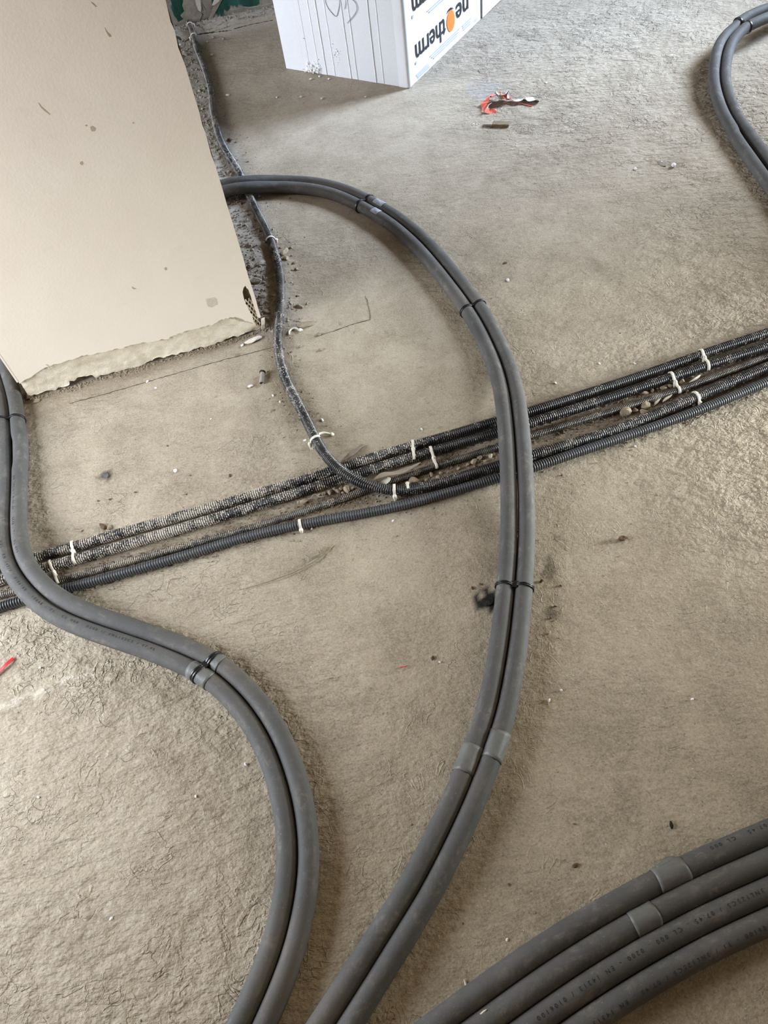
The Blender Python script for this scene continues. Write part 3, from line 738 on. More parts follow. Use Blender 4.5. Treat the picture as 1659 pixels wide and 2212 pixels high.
# ------------------------------------------------------------------ ivory hook clips
def clip(label, a, pa, b=None, pb=None, deg_a=(15, 165), deg_b=None, plug='mid', width=.0052, skew=0.0):
    """hook clip: D points across the run, away from the viewer's top of the picture towards the bottom"""
    ia = nearest(a, *pa); A = LINES[a][ia].copy(); T = FR[a][0][ia]; Up = np.array([0, 0, 1.0])
    D = np.cross(T, Up); D[2] = 0; D /= np.linalg.norm(D)
    if D[1] > 0 and abs(D[1]) > .3: D = -D
    path = []
    ra = RAD[a] + .0013
    for deg in np.linspace(deg_a[1], deg_a[0], 13): path.append(A + D * ra * math.cos(math.radians(deg)) + Up * ra * math.sin(math.radians(deg)))
    if b:
        ib = nearest(b, *pb); B = LINES[b][ib].copy(); rb = RAD[b] + .0013
        C = B - A; C[2] = 0; gap = np.linalg.norm(C); C /= gap
        path = []
        for deg in np.linspace(deg_a[1], 50, 11): path.append(A + C * ra * math.cos(math.radians(deg)) + Up * ra * math.sin(math.radians(deg)))
        nA = len(path)
        for deg in np.linspace(130, deg_b[0], 11): path.append(B + C * rb * math.cos(math.radians(deg)) + Up * rb * math.sin(math.radians(deg)))
        D = C; mid = (path[nA - 1] + path[nA]) / 2 - Up * .001
    path = np.array(path); Wd = np.cross(D, Up)
    base = A if not b else (A + B) / 2
    root = thing('pipe_clip', label, 'clip', (base[0], base[1], 0.0))
    V, Fc = band(spline(path, .0022), Wd, width, .0024); link('hook_arm', V, Fc, M_clip, root, True)
    if b: pp = mid; top = pp[2] + .004
    elif plug == 'end': pp = path[-1] + D * .003; top = pp[2] + .003
    else: pp = path[0] - D * .003; top = pp[2] + .003
    top = max(top, .006)
    zz = np.array([.0, .3, .6, .85, 1.0]); rr_ = np.array([.0026, .0028, .0042, .0046, .003])
    L = np.array([[pp[0] + q * 1e-5, pp[1], z * top] for q, z in enumerate(zz)])
    a8 = np.arange(10) * 2 * math.pi / 10
    V = [[l[0] + r_ * math.cos(q), l[1] + r_ * math.sin(q), l[2]] for l, r_ in zip(L, rr_) for q in a8]
    Fc = [(i * 10 + j, i * 10 + (j + 1) % 10, (i + 1) * 10 + (j + 1) % 10, (i + 1) * 10 + j) for i in range(4) for j in range(10)] + [tuple(40 + j for j in range(10)), tuple(9 - j for j in range(10))]
    link('plug', V, Fc, M_clip, root, True)
    return root
clip('ivory double hook clip over the top two conduits, beside the left pipe pair', 'C1', (156, 1180), 'C2', (160, 1209), (0, 150), (10, 0))
clip('ivory double hook clip over second and thin conduits, nearest the left pair', 'C2', (117, 1221), 'C3', (123, 1253), (0, 155), (10, 0))
clip('ivory double hook clip over the top two conduits, mid bundle left of the central pair', 'C1', (890, 961), 'C2', (898, 985), (0, 130), (25, 0), width=.0058)
clip('ivory double hook clip over second and thin conduits, just left of central pair', 'C2', (929, 977), 'C3', (937, 1008), (0, 120), (25, 0), width=.0058)
clip('ivory double hook clip over the top two conduits at the right', 'C1', (1511, 767), 'C2', (1523, 791), (0, 165), (-5, 0), width=.0062)
clip('ivory double hook clip over second and thin conduits at the right', 'C2', (1452, 815), 'C3', (1466, 842), (0, 165), (-5, 0), width=.006)
clip('ivory single hook clip over the fourth conduit at the right', 'C4', (1502, 858), deg_a=(-5, 150), plug='end', width=.006)
clip('ivory single hook clip on the clean grey lowest conduit', 'C5', (646, 1134), deg_a=(5, 120), plug='end', width=.0055)
clip('ivory hook clip with round plug where the snaking conduit joins the bundle', 'C4', (857, 1064), deg_a=(5, 120), plug='end', width=.0055)
clip('short ivory hook clip without plug in view, right of the round plugged one', 'C4', (880, 1062), deg_a=(60, 175), plug='start', width=.0055)
clip('ivory hook clip with wedge plug on the snaking conduit halfway along the wall', 'C4', (585, 518), deg_a=(10, 188), plug='start', width=.006)
clip('lower ivory hook clip of two at the bend above the bundle, plug at left', 'C4', (682, 958), deg_a=(-8, 135), plug='end', width=.0062)
clip('dusty ivory hook clip on the snaking conduit in front of green wall, nearer one', 'C4', (420, 80), deg_a=(0, 170), plug='end', width=.008)
clip('dusty ivory hook clip on the snaking conduit at the foot of green wall', 'C4', (410, 57), deg_a=(0, 170), plug='start', width=.008)
def loose_clip(label, pts, head, width=.0045, z=.004):
    P = np.array([at(p[0], p[1], p[2] if len(p) > 2 else z) for p in pts]); c = P.mean(0)
    root = thing('pipe_clip', label, 'clip', (c[0], c[1], 0))
    V, Fc = band(spline(P, .003), np.array([0, 0, 1.0]), np.linspace(width, width, len(spline(P, .003))), .0042); link('hook_arm', V, Fc, M_clip, root, True)
    h = at(*head, .004); V, Fc = blob(h, .0062, 5, 2, .1, (1, .8, .75)); link('plug', V, Fc, M_clip, root, True)
loose_clip('upper ivory hook clip of two at the bend above the bundle, plug at right', [(684,943,.020),(690,937,.014),(700,935,.010),(710,937,.006),(717,939,.004)], (717, 938), .0052)
loose_clip('loose ivory hook clip lying on floor beside the snaking conduit', [(624,722),(625,716),(630,711),(637,709),(643,711),(648,715)], (649, 712), .005)

# ------------------------------------------------------------------ polystyrene packs
PA, PB, PC = at(621, 146), at(884, 191), at(1037, 42)
BD = (PC - PB) / np.linalg.norm(PC - PB); BL = (PA - PB) - ((PA - PB) @ BD) * BD; BW = np.linalg.norm(BL); BL /= BW
BH = .60; Up = np.array([0, 0, 1.0])
def Bp(u, w, v, du=0.0): return PB + BD * u + BL * w + Up * v     # u along print face, w along board ends, v up
pack = thing('insulation_pack', 'tall white polystyrene board pack with printed film, standing in front', 'insulation pack', tuple(Bp(.28, .27, 0)))
UL = np.linalg.norm(PC - PB)
bounds = [0, .070, .195, .255, .310, .405, .455, .585, .655, .715, .79, .835, 1.0]
for a, b in zip(bounds[:-1], bounds[1:]):
    g = Geo(); j = random.uniform(-.0012, .0012)
    g.box(Bp(UL / 2 + j, (a + b) / 2 * BW, BH / 2), BD * (UL / 2 - .002), BL * ((b - a) / 2 * BW - .0001), Up * (BH / 2 - .0005))
    o = g.link('foam_board', M_foamw, pack)
    if a in (.195, .255, .405, .455, .585, .655, .715):
        zz = np.linspace(.002, BH, 60); P = np.array([Bp(-.0001, a * BW + .0006 * float(vnoise(z, a, 30, 66)), z) for z in zz])
        V, Fc = band(P, BL, .0018 + .0016 * np.abs(vnoise(zz, 0 * zz + a * 9, 25, 67)), .0009); link('board_seam', V, Fc, M_seam, pack)
# film on the print face, wrapped a little round the corner
def sheet(name, pts, faces, mat, parent, th=.0004):
    o = link(name, pts, faces, mat, parent); md = o.modifiers.new('thickness', 'SOLIDIFY'); md.thickness = th; md.offset = 1; return o
nu, nv = 30, 26; v = []; f = []
cols = [(u, None) for u in np.linspace(UL, 0, nu)] + [(None, w) for w in (.010, .022, .034, .040)]
for (u, w) in cols:
    for b in np.linspace(.001, BH, nv):
        wob = .0007 * float(vnoise((u if u is not None else -w), b, 16, 61))
        if u is not None: v.append(Bp(u, -.0012 - abs(wob), b))
        else: v.append(Bp(-.0016 - abs(wob), w + .001 * float(vnoise(b, .3, 20, 62)), b))
for i in range(len(cols) - 1):
    for j in range(nv - 1): f.append((i * nv + j, i * nv + j + 1, (i + 1) * nv + j + 1, (i + 1) * nv + j))
link('printed_film', v, f, M_film, pack, True)
FO = -.0035
def face_text(txt, u0, u1, v0, v1, mat, bold=0.0, name='printed_word', parent=None, ubase=0):
    vv_, f = text_mesh(txt, bold); lo = vv_.min(0); hi = vv_.max(0)
    P = []
    for x, y, _ in vv_:          # turned half round: reads from the far end, upside down
        tx = (x - lo[0]) / (hi[0] - lo[0]); ty = (y - lo[1]) / (hi[1] - lo[1])
        P.append(Bp(ubase + u1 + (u0 - u1) * tx, FO, v1 + (v0 - v1) * ty))
    link(name, P, f, mat, parent or pack)
def disc(uc, vc, ru, rv, mat, name, parent=None, off=FO, rot=0.0):
    n = 28; P = [Bp(uc, off - .0006, vc)]
    for q in range(n):
        a = q * 2 * math.pi / n; x, y = ru * math.cos(a), rv * math.sin(a); P.append(Bp(uc + x * math.cos(rot) - y * math.sin(rot), off, vc + x * math.sin(rot) + y * math.cos(rot)))
    link(name, P, [(0, 1 + q, 1 + (q + 1) % n) for q in range(n)], mat, parent or pack)
for row, vb in enumerate((.0, .148, .296, .444)):
    face_text('therm', .058, .285, .052 + vb, .122 + vb, M_dark, .012)
    face_text('ne', .368, .470, .078 + vb, .128 + vb, M_dark, .012)
    disc(.326, .092 + vb, .031, .036, M_orange, 'orange_drop', rot=.35)
    g = Geo()
    for q in range(6):
        a = q / 5; g.box(Bp(.300 + .045 * a, FO, .128 + vb - .004 * a + .006 * math.sin(a * 3.1)), BD * .006, BL * .0003, Up * (.0035 * math.sin(.3 + a * 2.6)))
    g.link('drop_stem', M_dark, pack)
    disc(.055, .062 + vb, .006, .006, M_grey, 'registered_mark'); 
    face_text('expanded polystyrene', .060, .290, .126 + vb, .136 + vb, M_pale_orange, 0, 'small_line')
    g = Geo()
    for q in range(3):
        if row == 0 or q < 2:
            g.box(Bp(.275, FO, .040 - q * .008 + vb), BD * (.118 - .012 * q), BL * .0003, Up * .0024)
    stuff(g.link('grey_text_block', M_grey, pack))
    if row == 0:
        g = Geo()
        for q in range(4): g.box(Bp(.095 + .004 * q, FO, .024 - q * .0052), BD * .045, BL * .0003, Up * .0016)
        for q in range(3): g.box(Bp(.452, FO, .038 - q * .008), BD * (.036 - .004 * q), BL * .0003, Up * .0024)
        for q in range(3): g.box(Bp(.53, FO, .020 - q * .004), BD * .014, BL * .0003, Up * .001)
        stuff(g.link('grey_text_block', M_grey, pack))
# pen marks on the board ends
def pen(pts, name='pen_mark'):
    P = []
    for p in pts:
        px, py = 580 + p[0] / 3.0164, p[1] / 3.0164
        d = ray(px, py); p0 = PB - np.array([0, 0, CAM_H]); t = (BD @ p0) / (BD @ d); P.append(np.array([0, 0, CAM_H]) + d * t - BD * .0008)
    V, Fc = band(spline(P, .006), BD, .0012, .0015); link(name, V, Fc, M_pen, pack)
pen([(372,-30),(370,5),(385,45),(412,82),(440,107),(455,70),(463,25),(462,-30)])
pen([(505,-40),(503,20),(497,58)]); pen([(515,-12),(545,-4),(570,22),(577,55),(560,95),(535,125),(514,150)])
pen([(226,248),(234,252)])
# crushed corner where beads broke loose
crumbs = Geo()
for q in range(70):
    w = .415 + random.gauss(0, .018); z = abs(random.gauss(0, .020)) + .002; d = random.uniform(-.004, .004)
    vv_, ff = blob(Bp(-.003 + d, w, z), random.uniform(.002, .0045), q, 1, .2); crumbs.add(vv_, ff)
for q in range(22):
    w = .290 + random.gauss(0, .012); z = .085 + random.gauss(0, .016)
    vv_, ff = blob(Bp(-.001, w, z), random.uniform(.0012, .0026), q, 1, .2); crumbs.add(vv_, ff)
stuff(crumbs.link('loose_beads', M_bead, pack))
pack2 = thing('insulation_pack', 'white polystyrene pack standing behind the front one, orange print at its edge', 'insulation pack', tuple(Bp(UL + .22, .09, 0)))
for a, b in zip(bounds[:-1], bounds[1:]):
    if b > .36: break
    g = Geo(); g.box(Bp(UL + .012 + .215, (a + b) / 2 * BW - .002, BH / 2), BD * .215, BL * ((b - a) / 2 * BW - .0004), Up * (BH / 2 - .0005))
    o = g.link('foam_board', M_foamw, pack2); md = o.modifiers.new('edge', 'BEVEL'); md.width = .0018; md.segments = 2
v = []; f = []
for i, u in enumerate(np.linspace(UL + .44, UL + .014, nu)):
    for b in np.linspace(.001, BH, nv): v.append(Bp(u, -.0036 - .0007 * abs(float(vnoise(u, b, 16, 63))), b))
for i in range(nu - 1):
    for j in range(nv - 1): f.append((i * nv + j, i * nv + j + 1, (i + 1) * nv + j + 1, (i + 1) * nv + j))
link('printed_film', v, f, M_film, pack2, True)
FO = -.0062
face_text('neotherm', .06, .40, .075, .130, M_orange, .012, 'printed_word', pack2, UL + .014)
g = Geo(); g.box(Bp(UL + .006, .002, BH / 2), BD * .005, BL * .0006, Up * (BH / 2)); g.link('gap_shade', M_tie, pack2)  # black strip standing in for the shade in the gap between the packs

# ------------------------------------------------------------------ loose debris
PROTO = []
for q in range(10):
    V, Fc = blob((0, 0, 0), 1.0, 200 + q, 2 if q < 6 else 1, .3)
    me = bpy.data.meshes.new('stone'); me.from_pydata([tuple(x) for x in V], [], Fc); PROTO.append(me)
MESHES = {}; ROWS = {}
def rock(name, px, py, rpx, label, group, mat, cat='stone', elong=1.0, flat=.6, z=0.0, rot=None):
    key = (random.randrange(10), mat.name)
    if key not in MESHES:
        me = PROTO[key[0]].copy(); me.name = name; me.materials.append(mat); MESHES[key] = me
    o = bpy.data.objects.new(name, MESHES[key]); COL.objects.link(o)
    r = mm(px, py, rpx); sx, sy, sz = r * elong, r / math.sqrt(elong), r * flat
    p = at(px, py, z + sz * .7); o.location = tuple(p); o.scale = (sx, sy, sz)
    o.rotation_euler = (random.uniform(-.25, .25), random.uniform(-.25, .25), random.uniform(0, 6.28) if rot is None else rot)
    if group: ROWS.setdefault(group, []).append((px, py, o, label))
    return tag(o, label, cat, group)
gA = ('rubble stones between the conduits at right', 'beige mortar crumb among conduits at right, near the ivory clips')
for px, py, r, e in [(1395,875,12,1),(1352,890,13,1.1),(1373,886,7,1),(1392,889,8,1.3),(1433,838,7,1.2),(1447,833,5,1),(1391,848,6,1.8),(1397,817,5,1.4),(1409,843,5,1.3),(1474,824,6,1.3),(1484,844,5,1.1),(1498,873,6,1.2),(1365,880,4,1),(1420,838,4,1),(1402,900,4,1.2),(1460,822,4,1.2)]:
    rock('mortar_stone', px, py, r, gA[1], gA[0], M_stone, elong=e, z=.003)
for px, py, r, e, ro in [(1422,863,8,2.6,.7),(1441,860,7,2.2,.5),(1501,819,7,2.8,.5)]:
    rock('pale_splinter', px, py, r, 'pale flat splinter lying between thin and fourth conduits at right', 'pale splinters between the conduits', M_chip, 'splinter', e, .3, .006, ro)
gB = ('rubble stones beside the snaking conduit crossing', 'brown mortar lump between conduits left of the snaking conduit crossing')
for px, py, r, e in [(713,1063,8,1.1),(729,1060,6,1.2),(736,1056,5,1),(749,1057,9,1.3),(656,1084,9,1.3),(700,1066,6,1.2),(722,1056,5,1),(690,1068,5,1.3),(645,1085,4,1),(741,1064,4,1),(760,1055,5,1.2)]:
    rock('mortar_stone', px, py, r, gB[1], gB[0], M_stone, elong=e, z=.003)
gC = ('rubble stones between conduits near the central pair', 'brown mortar lump between conduits just left of the central pair')
for px, py, r, e in [(894,1037,11,1.1),(920,1037,4,1),(932,1024,6,1.3),(917,967,6,1.2),(905,1045,5,1.3),(945,1030,5,1.2),(952,1022,4,1),(1036,989,7,1.1),(1024,997,8,1.2),(1060,985,6,1.2),(1010,1003,5,1),(990,1012,5,1.2),(970,1020,5,1.2),(1048,996,5,1.1),(908,1012,5,1.5)]:
    rock('mortar_stone', px, py, r, gC[1], gC[0], M_stone, elong=e, z=.003)
rock('plaster_flake', 828, 1043, 13, 'long pale plaster flake on thin conduit under the bend', None, M_chip, 'flake', 1.7, .35, .014, .3)
gD = ('rubble beside the wall corner', 'grey rubble lump between the wall corner and the snaking conduit')
for px, py, r, e in [(564,569,11,1.3),(541,576,9,1.1),(571,640,9,1.2),(576,673,8,1.4),(566,655,6,1),(590,660,5,1.1),(549,560,5,1),(560,545,5,1.2),(575,552,4,1),(585,600,5,1.2),(570,610,5,1.3),(556,596,6,1.2),(580,690,7,1.5),(594,690,5,1.2),(545,540,5,1),(533,520,5,1.2),(560,520,4,1),(585,640,5,1),(566,626,6,1),(552,530,4,1)]:
    rock('rubble_lump', px, py, r, gD[1], gD[0], M_greyst, elong=e, z=.002)
gE = ('pale mortar pebbles right of the snaking conduit', 'pale mortar pebble just right of the snaking conduit')
for px, py, r, e in [(614,544,9,1.6),(618,558,7,1),(637,567,5,1.3),(641,581,4.5,1.1),(629,534,4.5,1.2),(606,535,4,1),(624,570,3.5,1),(646,661,6,1.8),(688,722,6,1.1),(691,755,5,1),(649,748,4.5,1.3),(622,690,5,1.6),(630,552,3,1),(664,655,3.5,1.5),(609,860,2.5,1),(630,760,3,1)]:
    rock('mortar_pebble', px, py, r, gE[1], gE[0], M_stone, 'pebble', elong=e)
rock('rubble_block', 553, 606, 11, 'flat grey rubble block tucked against the wall edge above the exposed bead', None, M_greyst, 'rubble', 1.3, .6, .004, .2)
rock('mortar_slab', 662, 700, 15, 'thin mortar slab lying above the loose ivory clip', None, M_stone, 'mortar', 1.5, .22, 0, .2)
rock('tile_chip', 548, 734, 13, 'ivory oblong chip at the foot of the wall corner', None, M_chip, 'chip', 1.7, .35, 0, .12)
gF = ('grey lumps along the upper conduit run', 'dusty grey lump on rubble beside the upper run of the snaking conduit')
for px, py, r, e in [(431,196,6,1.6),(424,202,4,1),(441,192,5,1),(418,170,4,1),(425,150,4,1),(412,130,4,1),(398,112,5,1),(392,120,4,1),(404,118,4,1),(437,235,4,1),(446,225,3.5,1),(442,250,3.5,1),(455,310,4,1.2),(405,140,4,1),(410,95,4,1),(395,100,3.5,1.2),(435,110,3.5,1),(448,90,4,1.3),(462,80,4,1.2),(483,84,4,1),(498,300,5,2.0),(458,118,4,1.2),(520,38,4,1),(553,33,5,1),(562,12,5,1),(575,14,4,1),(590,14,5,1),(545,16,4,1),(450,68,4,1.2),(490,56,4,1),(470,62,4,1)]:
    rock('rubble_lump', px, py, r, gF[1], gF[0], M_greyst, elong=e, z=.003)
rock('white_pebble', 390, 97, 4.5, 'small white pebble at the wall edge near the green wall', None, M_white, 'pebble')
gG = ('white plaster crumbs on the floor', 'tiny white plaster crumb lying on the bare floor')
for px, py, r in [(606,868,4),(695,907,4),(911,927,3),(658,951,3),(673,1142,3),(849,1125,3),(378,1016,5),(541,834,5),(336,838,3),(318,824,3),(590,854,3),(523,746,4),(1097,605,4),(1373,364,4),(1180,179,3),(790,209,3),(650,209,3),(696,212,3.5),(492,205,4),(598,210,2.5),(711,170,3),(671,171,3.5),(1371,785,3),(1200,827,3),(1372,964,3),(1295,785,3),(500,1465,3),(530,1650,4),(548,1505,3),(423,1720,3),(82,1722,3),(240,1985,4),(86,1442,3),(1187,1367,3),(1212,1491,3.5),(1186,1513,4),(950,1430,3),(1495,1510,3),(1095,2030,4),(1430,350,3),(1022,269,3),(1030,269,2.5),(455,905,2),(690,165,3)]:
    rock('plaster_crumb', px, py, r, gG[1], gG[0], M_white, 'crumb', 1.3)
gH = ('small dark crumbs on the floor', 'tiny dark crumb lying on the bare floor')
for px, py, r in [(497,1027,4),(412,1027,2.5),(362,963,3),(212,1082,3),(238,1078,3),(293,1063,3.5),(178,1147,3),(403,1068,3),(1091,568,4),(1240,1780,2.5),(1243,1869,6),(1100,1911,3),(1000,1995,2.5),(805,2028,3.5),(934,1421,5),(862,488,2),(640,1545,2),(1010,1620,4),(1340,720,2),(1020,1270,4),(1037,1262,3),(1200,1310,3),(1190,1335,3),(1212,1265,3),(1170,1255,4)]:
    rock('dark_crumb', px, py, r, gH[1], gH[0], M_leaf, 'crumb', 1.3, .5)
rock('black_chip', 1450, 1782, 5.5, 'small black chip on bare floor above the four pipes', None, M_black, 'chip', 1.6, .5)
rock('grey_lump', 228, 1027, 9, 'dark grey lump stuck to floor above the dusty conduits at left', None, M_slate, 'lump', 1.3, .30)
rock('dirt_lump', 222, 1137, 8, 'dark brown dirt lump against the topmost conduit at left', None, M_leaf, 'lump', 1.3, .6)
rock('mud_lump', 236, 1139, 6, 'lighter mud lump beside dark brown lump at topmost conduit', None, M_stone, 'lump', 1.2, .7)
rock('black_dirt', 1056, 1298, 15, 'black dirt clod beside the central pair below its thin tie', None, M_black, 'dirt', 1.2, .25)
rock('foam_bit', 1455, 356, 6, 'white polystyrene bit on the floor left of the bent pair', None, M_white, 'foam', 1.4, .8)
rock('mortar_flake', 1432, 352, 10, 'thin grey mortar flake beside the white polystyrene bit', None, M_greyst, 'flake', 1.4, .15)
gI = ('white seeds near the four pipes', 'small white seed beside the topmost of the four lower right pipes')
rock('seed', 1007, 2130, 6, gI[1], gI[0], M_chip, 'seed', 2.6, .5, 0, 1.7); rock('seed', 1044, 2187, 5, gI[1], gI[0], M_chip, 'seed', 2.2, .5, .03, .4)
ORD = ['leftmost', 'second from left', 'third from left', 'fourth from left', 'fifth from left', 'sixth from left', 'seventh from left', 'eighth from left', 'ninth from left', 'tenth from left', 'eleventh from left', 'twelfth from left', 'thirteenth from left', 'fourteenth from left', 'fifteenth from left', 'sixteenth from left', 'fourth from right', 'third from right', 'second from right']
def zone(px, py):
    bundle = 1240 - px * .32
    if py < 280: return 'round the foot of the white packs' if px < 1230 else 'left of the bent pair'
    if py > bundle:
        if px < 420 and py > 1300: return 'left of the S-bend pair'
        if px < 1110 - max(0, py - 1500) * .6: return 'between left and central pairs'
        return 'right of central pair below bundle'
    if px < 520: return 'between the left pair and wall corner'
    return 'inside the central loop' if px < 1060 else 'right of the central loop'
NAMEIT = {'white plaster crumbs on the floor': 'white plaster crumbs', 'small dark crumbs on the floor': 'dark crumbs'}
SHORT = {'rubble stones between the conduits at right': 'mortar crumbs among conduits near the right ivory clips', 'pale splinters between the conduits': 'pale splinters among conduits at right',
         'rubble stones beside the snaking conduit crossing': 'mortar lumps among conduits left of the snaking crossing', 'rubble stones between conduits near the central pair': 'mortar lumps among conduits near the central pair',
         'rubble beside the wall corner': 'grey rubble between wall edge and snaking conduit', 'pale mortar pebbles right of the snaking conduit': 'pale mortar pebbles right of the snaking conduit',
         'white seeds near the four pipes': 'white seeds by the topmost lower right pipe'}
for grp, rows in ROWS.items():
    sets = {}
    for px, py, o, lab in rows:
        if grp in NAMEIT: key = NAMEIT[grp] + ' ' + zone(px, py)
        elif grp in SHORT: key = SHORT[grp]
        else: key = ('grey lumps along the wall edge' if px < 447 and py > 90 else 'grey lumps at the green wall foot' if py < 95 else 'grey lumps right of the upper conduit run')
        sets.setdefault(key, []).append((px, o))
    for key, lst in sets.items():
        lst.sort(key=lambda q: q[0])
        for q, (_, o) in enumerate(lst):
            o['label'] = ('lone ' + key) if len(lst) == 1 else ('rightmost of the ' if q == len(lst) - 1 else (ORD[q] if q < 16 else ORD[q - len(lst) + 20]) + ' of the ') + key
rock('dirt_lump', 63, 853, 11, 'dark dirt lump at the left corner of the wall foot', None, M_leaf, 'dirt', 1.2, .6)
rock('mortar_lump', 78, 866, 7, 'small pale mortar lump beside the dirt at left wall corner', None, M_stone, 'mortar', 1.3, .5)
# dead leaf
V, Fc = blob(at(1344, 1163, .004), .009, 77, 2, .8, (1.1, .7, .5)); tag(link('dead_leaf', V, Fc, M_leaf), 'curled brown dead leaf on bare floor right of the central pair', 'leaf')
# short steel stub (hollow plug)
a, b = at(567, 805, .009), at(565, 828, .005); P = resample(np.array([a, (a + b) / 2, b]), .004)
root = thing('wall_plug', 'short grey hollow plug lying on floor below the wall corner', 'plug', (b[0], b[1], 0))
V, Fc, _ = tube_geo(P, .0045, 14, False); o = link('plug_body', V, Fc, M_greyst, root, True); md = o.modifiers.new('wall', 'SOLIDIFY'); md.thickness = .0012
V, Fc, _ = tube_geo(resample(np.array([a, a + (a - b) / np.linalg.norm(a - b) * .003]), .0015), .0056, 14, False); o = link('plug_rim', V, Fc, M_black, root, True); md = o.modifiers.new('wall', 'SOLIDIFY'); md.thickness = .002
# straw
P = spline([at(528, 1272, .002), at(575, 1258, .004), at(640, 1234, .005), at(690, 1205, .004), at(717, 1180, .002)], .008)
V, Fc, _ = tube_geo(P, np.linspace(.0006, .0017, len(P)), 7); tag(link('straw', V, Fc, M_straw, None, True), 'dry grass straw lying on floor below the conduit bundle', 'straw')
P = spline([at(672, 1206, .003), at(700, 1192, .005), at(718, 1178, .003)], .008); V, Fc, _ = tube_geo(P, np.linspace(.0012, .0005, len(P)), 6); tag(link('straw', V, Fc, M_straw, None, True), 'shorter dry straw overlapping the right end of the long straw', 'straw')
# red plastic strip at left edge
def strip(name, pts, width, mat, label, cat, th=.0008, roll=0.0, twist=0.0, parent=None):
    P = spline([at(*p) for p in pts], .004); T, S, U = frames(P); v = []; f = []; n = len(P); w = np.broadcast_to(width, (n,)) if np.ndim(width) == 0 else np.interp(np.linspace(0, 1, n), np.linspace(0, 1, len(width)), width)
    for i in range(n):
        a = roll + twist * math.sin(i * .55); d = S[i] * math.cos(a) + U[i] * math.sin(a)
        v += [P[i] - d * w[i], P[i] + d * w[i]]
    f = [(2 * i, 2 * i + 1, 2 * i + 3, 2 * i + 2) for i in range(n - 1)]
    o = link(name, v, f, mat, parent, False); md = o.modifiers.new('thickness', 'SOLIDIFY'); md.thickness = th
    if label: tag(o, label, cat)
    return o
strip('plastic_strip', [(-25,1472,.003),(0,1448,.005),(14,1434,.006),(29,1421,.003)], .0034, M_red, 'thin red plastic strip at the left edge of the floor', 'strip', .0012)
strip('ribbon_scrap', [(797,1041,.020),(825,1026,.030),(860,1020,.028),(885,1010,.028),(908,999,.024)], [.003, .008, .0085, .007, .001], M_rag, 'grey dusty ribbon scrap lying across second and thin conduits', 'scrap', .0008, .35, .12)
strip('cloth_scrap', [(737,996,.012),(755,982,.010),(768,972,.008),(784,960,.004)], [.002, .006, .008, .005], M_rag, 'small brown cloth scrap above the topmost conduit right of the bend', 'scrap', .001, .3, .25)
P = spline([at(672, 1078, .012), at(676, 1070, .016), at(683, 1068, .016), at(689, 1073, .014), at(697, 1073, .014), at(708, 1070, .012)], .003)
V, Fc, _ = tube_geo(P, .0014, 7); tag(link('twine', V, Fc, M_rag, None, True), 'short kinked twine between conduits left of the crossing', 'twine')
# red and white barrier film scrap
root = thing('barrier_tape', 'crumpled red and white plastic tape scrap on floor before the packs', 'tape scrap', tuple(at(1100, 215)))
strip('red_section', [(1073,239,.004),(1056,240,.006),(1047,232,.010),(1049,219,.013),(1058,209,.014),(1072,205,.016)], [.006, .010, .012, .014, .014, .013], M_tapered, None, None, .0006, .5, .35, root)
strip('white_section', [(1050,238,.012),(1052,231,.016),(1058,226,.014)], .010, M_filmgrey, None, None, .0006, .9, .1, root)
strip('red_section', [(1084,203,.018),(1094,212,.016),(1104,212,.010)], [.017, .020, .008], M_tapered, None, None, .0006, .7, .3, root)
strip('white_section', [(1072,205,.016),(1085,206,.026),(1096,204,.022),(1100,214,.014)], [.010, .018, .016, .008], M_filmgrey, None, None, .0006, .9, .4, root)
strip('white_section', [(1100,213,.008),(1118,216,.010),(1135,211,.010),(1150,215,.008),(1166,218,.004)], [.006, .010, .015, .017, .015], M_filmgrey, None, None, .0006, .3, .25, root)
strip('red_section', [(1104,214,.004),(1125,222,.003),(1150,229,.002)], [.003, .003, .002], M_tapered, None, None, .0006, .2, .1, root)
# brown card piece
root = thing('card_piece', 'short brown card piece on floor just below the red tape scrap', 'card', tuple(at(1074, 267)))
a, b = at(1048, 267, .006), at(1100, 268, .006); d = (b - a) / 2; s = np.cross(d / np.linalg.norm(d), [0, 0, 1.0])
g = Geo(); g.box(a + d * .32, d * .31, s * .010, np.array([0, 0, .003])); g.link('pale_half', plain('pale_card', (.32, .29, .22), .85, .2, .15, 80), root)
g = Geo(); g.box(a + d * 1.33, d * .67, s * .011, np.array([0, 0, .004])); g.link('dark_half', M_card, root)
# fine red thread
P = spline([at(862, 1441, .001), at(872, 1440, .002), at(880, 1438, .002)], .004); V, Fc, _ = tube_geo(P, .0007, 6); tag(link('thread', V, Fc, M_red, None, True), 'tiny red thread end on floor left of the central pair', 'thread')

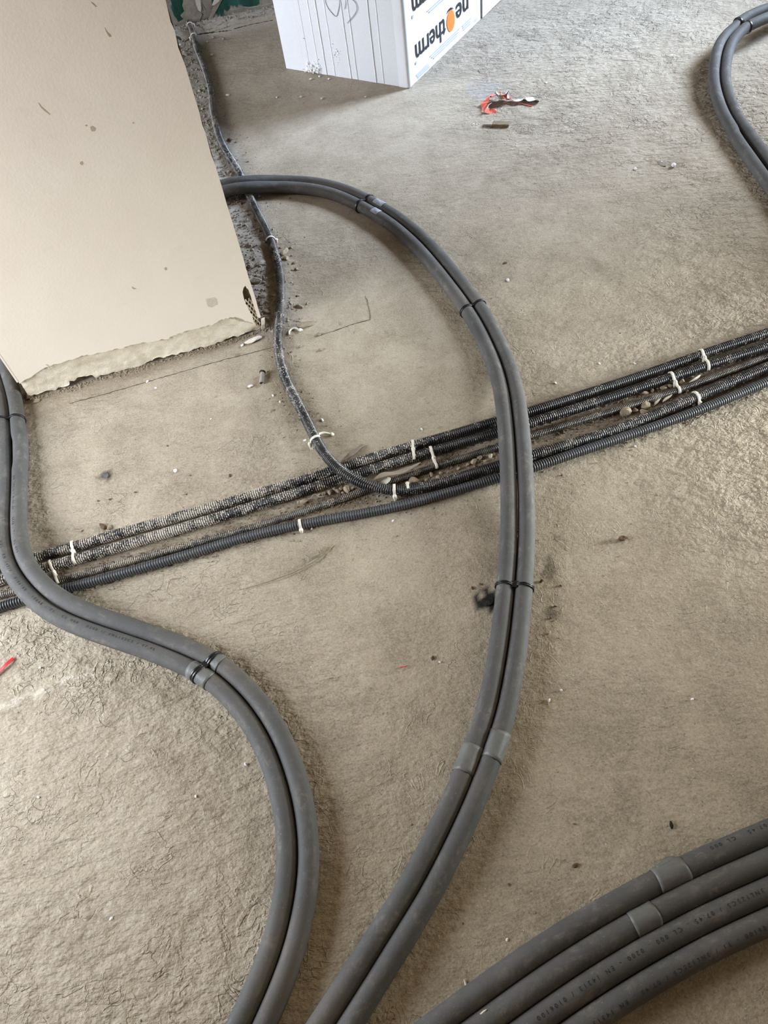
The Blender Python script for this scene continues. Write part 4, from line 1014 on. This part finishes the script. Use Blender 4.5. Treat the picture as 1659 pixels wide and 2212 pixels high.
# ------------------------------------------------------------------ uncountable grit
def grit(name, n, sampler, rmin, rmax, mat, parent=floor):
    v = []; f = []; rr = random.Random(len(name) * 7 + n)
    for q in range(n):
        x, y, z = sampler(rr); r = rr.uniform(rmin, rmax) * (.6 + .8 * rr.random()); b = len(v); an = rr.random() * 6.28; ca, sa = math.cos(an), math.sin(an)
        for dx, dy, dz in ((-1, -1, -1), (1, -1, -1), (1, 1, -1), (-1, 1, -1), (-1, -1, 1), (1, -1, 1), (1, 1, 1), (-1, 1, 1)):
            k = .62 if dz > 0 else 1.0; jx = dx * k * rr.uniform(.55, 1.15) * r; jy = dy * k * rr.uniform(.45, .95) * r
            v.append((x + jx * ca - jy * sa, y + jx * sa + jy * ca, z + (.25 + dz * rr.uniform(.25, .55)) * r))
        f += [tuple(b + q for q in fc) for fc in ((3, 2, 1, 0), (4, 5, 6, 7), (0, 1, 5, 4), (1, 2, 6, 5), (2, 3, 7, 6), (3, 0, 4, 7))]
    vv = on_floor(v); return stuff(link(name, vv, f, mat, parent))
def along(L, spread, side=0.0):
    T, S, U = FR[L]
    def fn(rr, L=LINES[L]):
        i = rr.randrange(len(L)); o = rr.gauss(side, spread); return (L[i][0] + S[i][0] * o + rr.uniform(-.006, .006), L[i][1] + S[i][1] * o + rr.uniform(-.006, .006), .0006)
    return fn
def wallfoot(rr):
    u = rr.uniform(0, WLEN + .05); d = abs(rr.gauss(0, .008)); p = W(u, 0, d); return (p[0], p[1], .0005)
def wallside(rr):
    t = rr.uniform(-.02, 2.0); p = WQ1 + WD * (abs(rr.gauss(.02, .05))) - WN * t; return (p[0], p[1], .001)
def backfoot(rr):
    t = rr.uniform(-.2, .8); p = GX0 + GD * t + GN * abs(rr.gauss(0, .05)); return (p[0], p[1], .001)
grit('soil_grit', 2600, along('C3', .022), .0006, .0026, M_soil)
grit('fine_grit', 900, along('C4', .035), .0006, .0024, M_stone)
grit('wall_foot_grit', 520, wallfoot, .0008, .0030, M_stone)
grit('rubble_grit', 1700, wallside, .0010, .0042, M_greyst)
grit('back_grit', 700, backfoot, .0015, .0055, M_greyst)
grit('floor_grit', 1500, lambda rr: (rr.uniform(-1.0, 1.4), rr.uniform(.1, 3.2), .0003), .0004, .0014, M_stone)
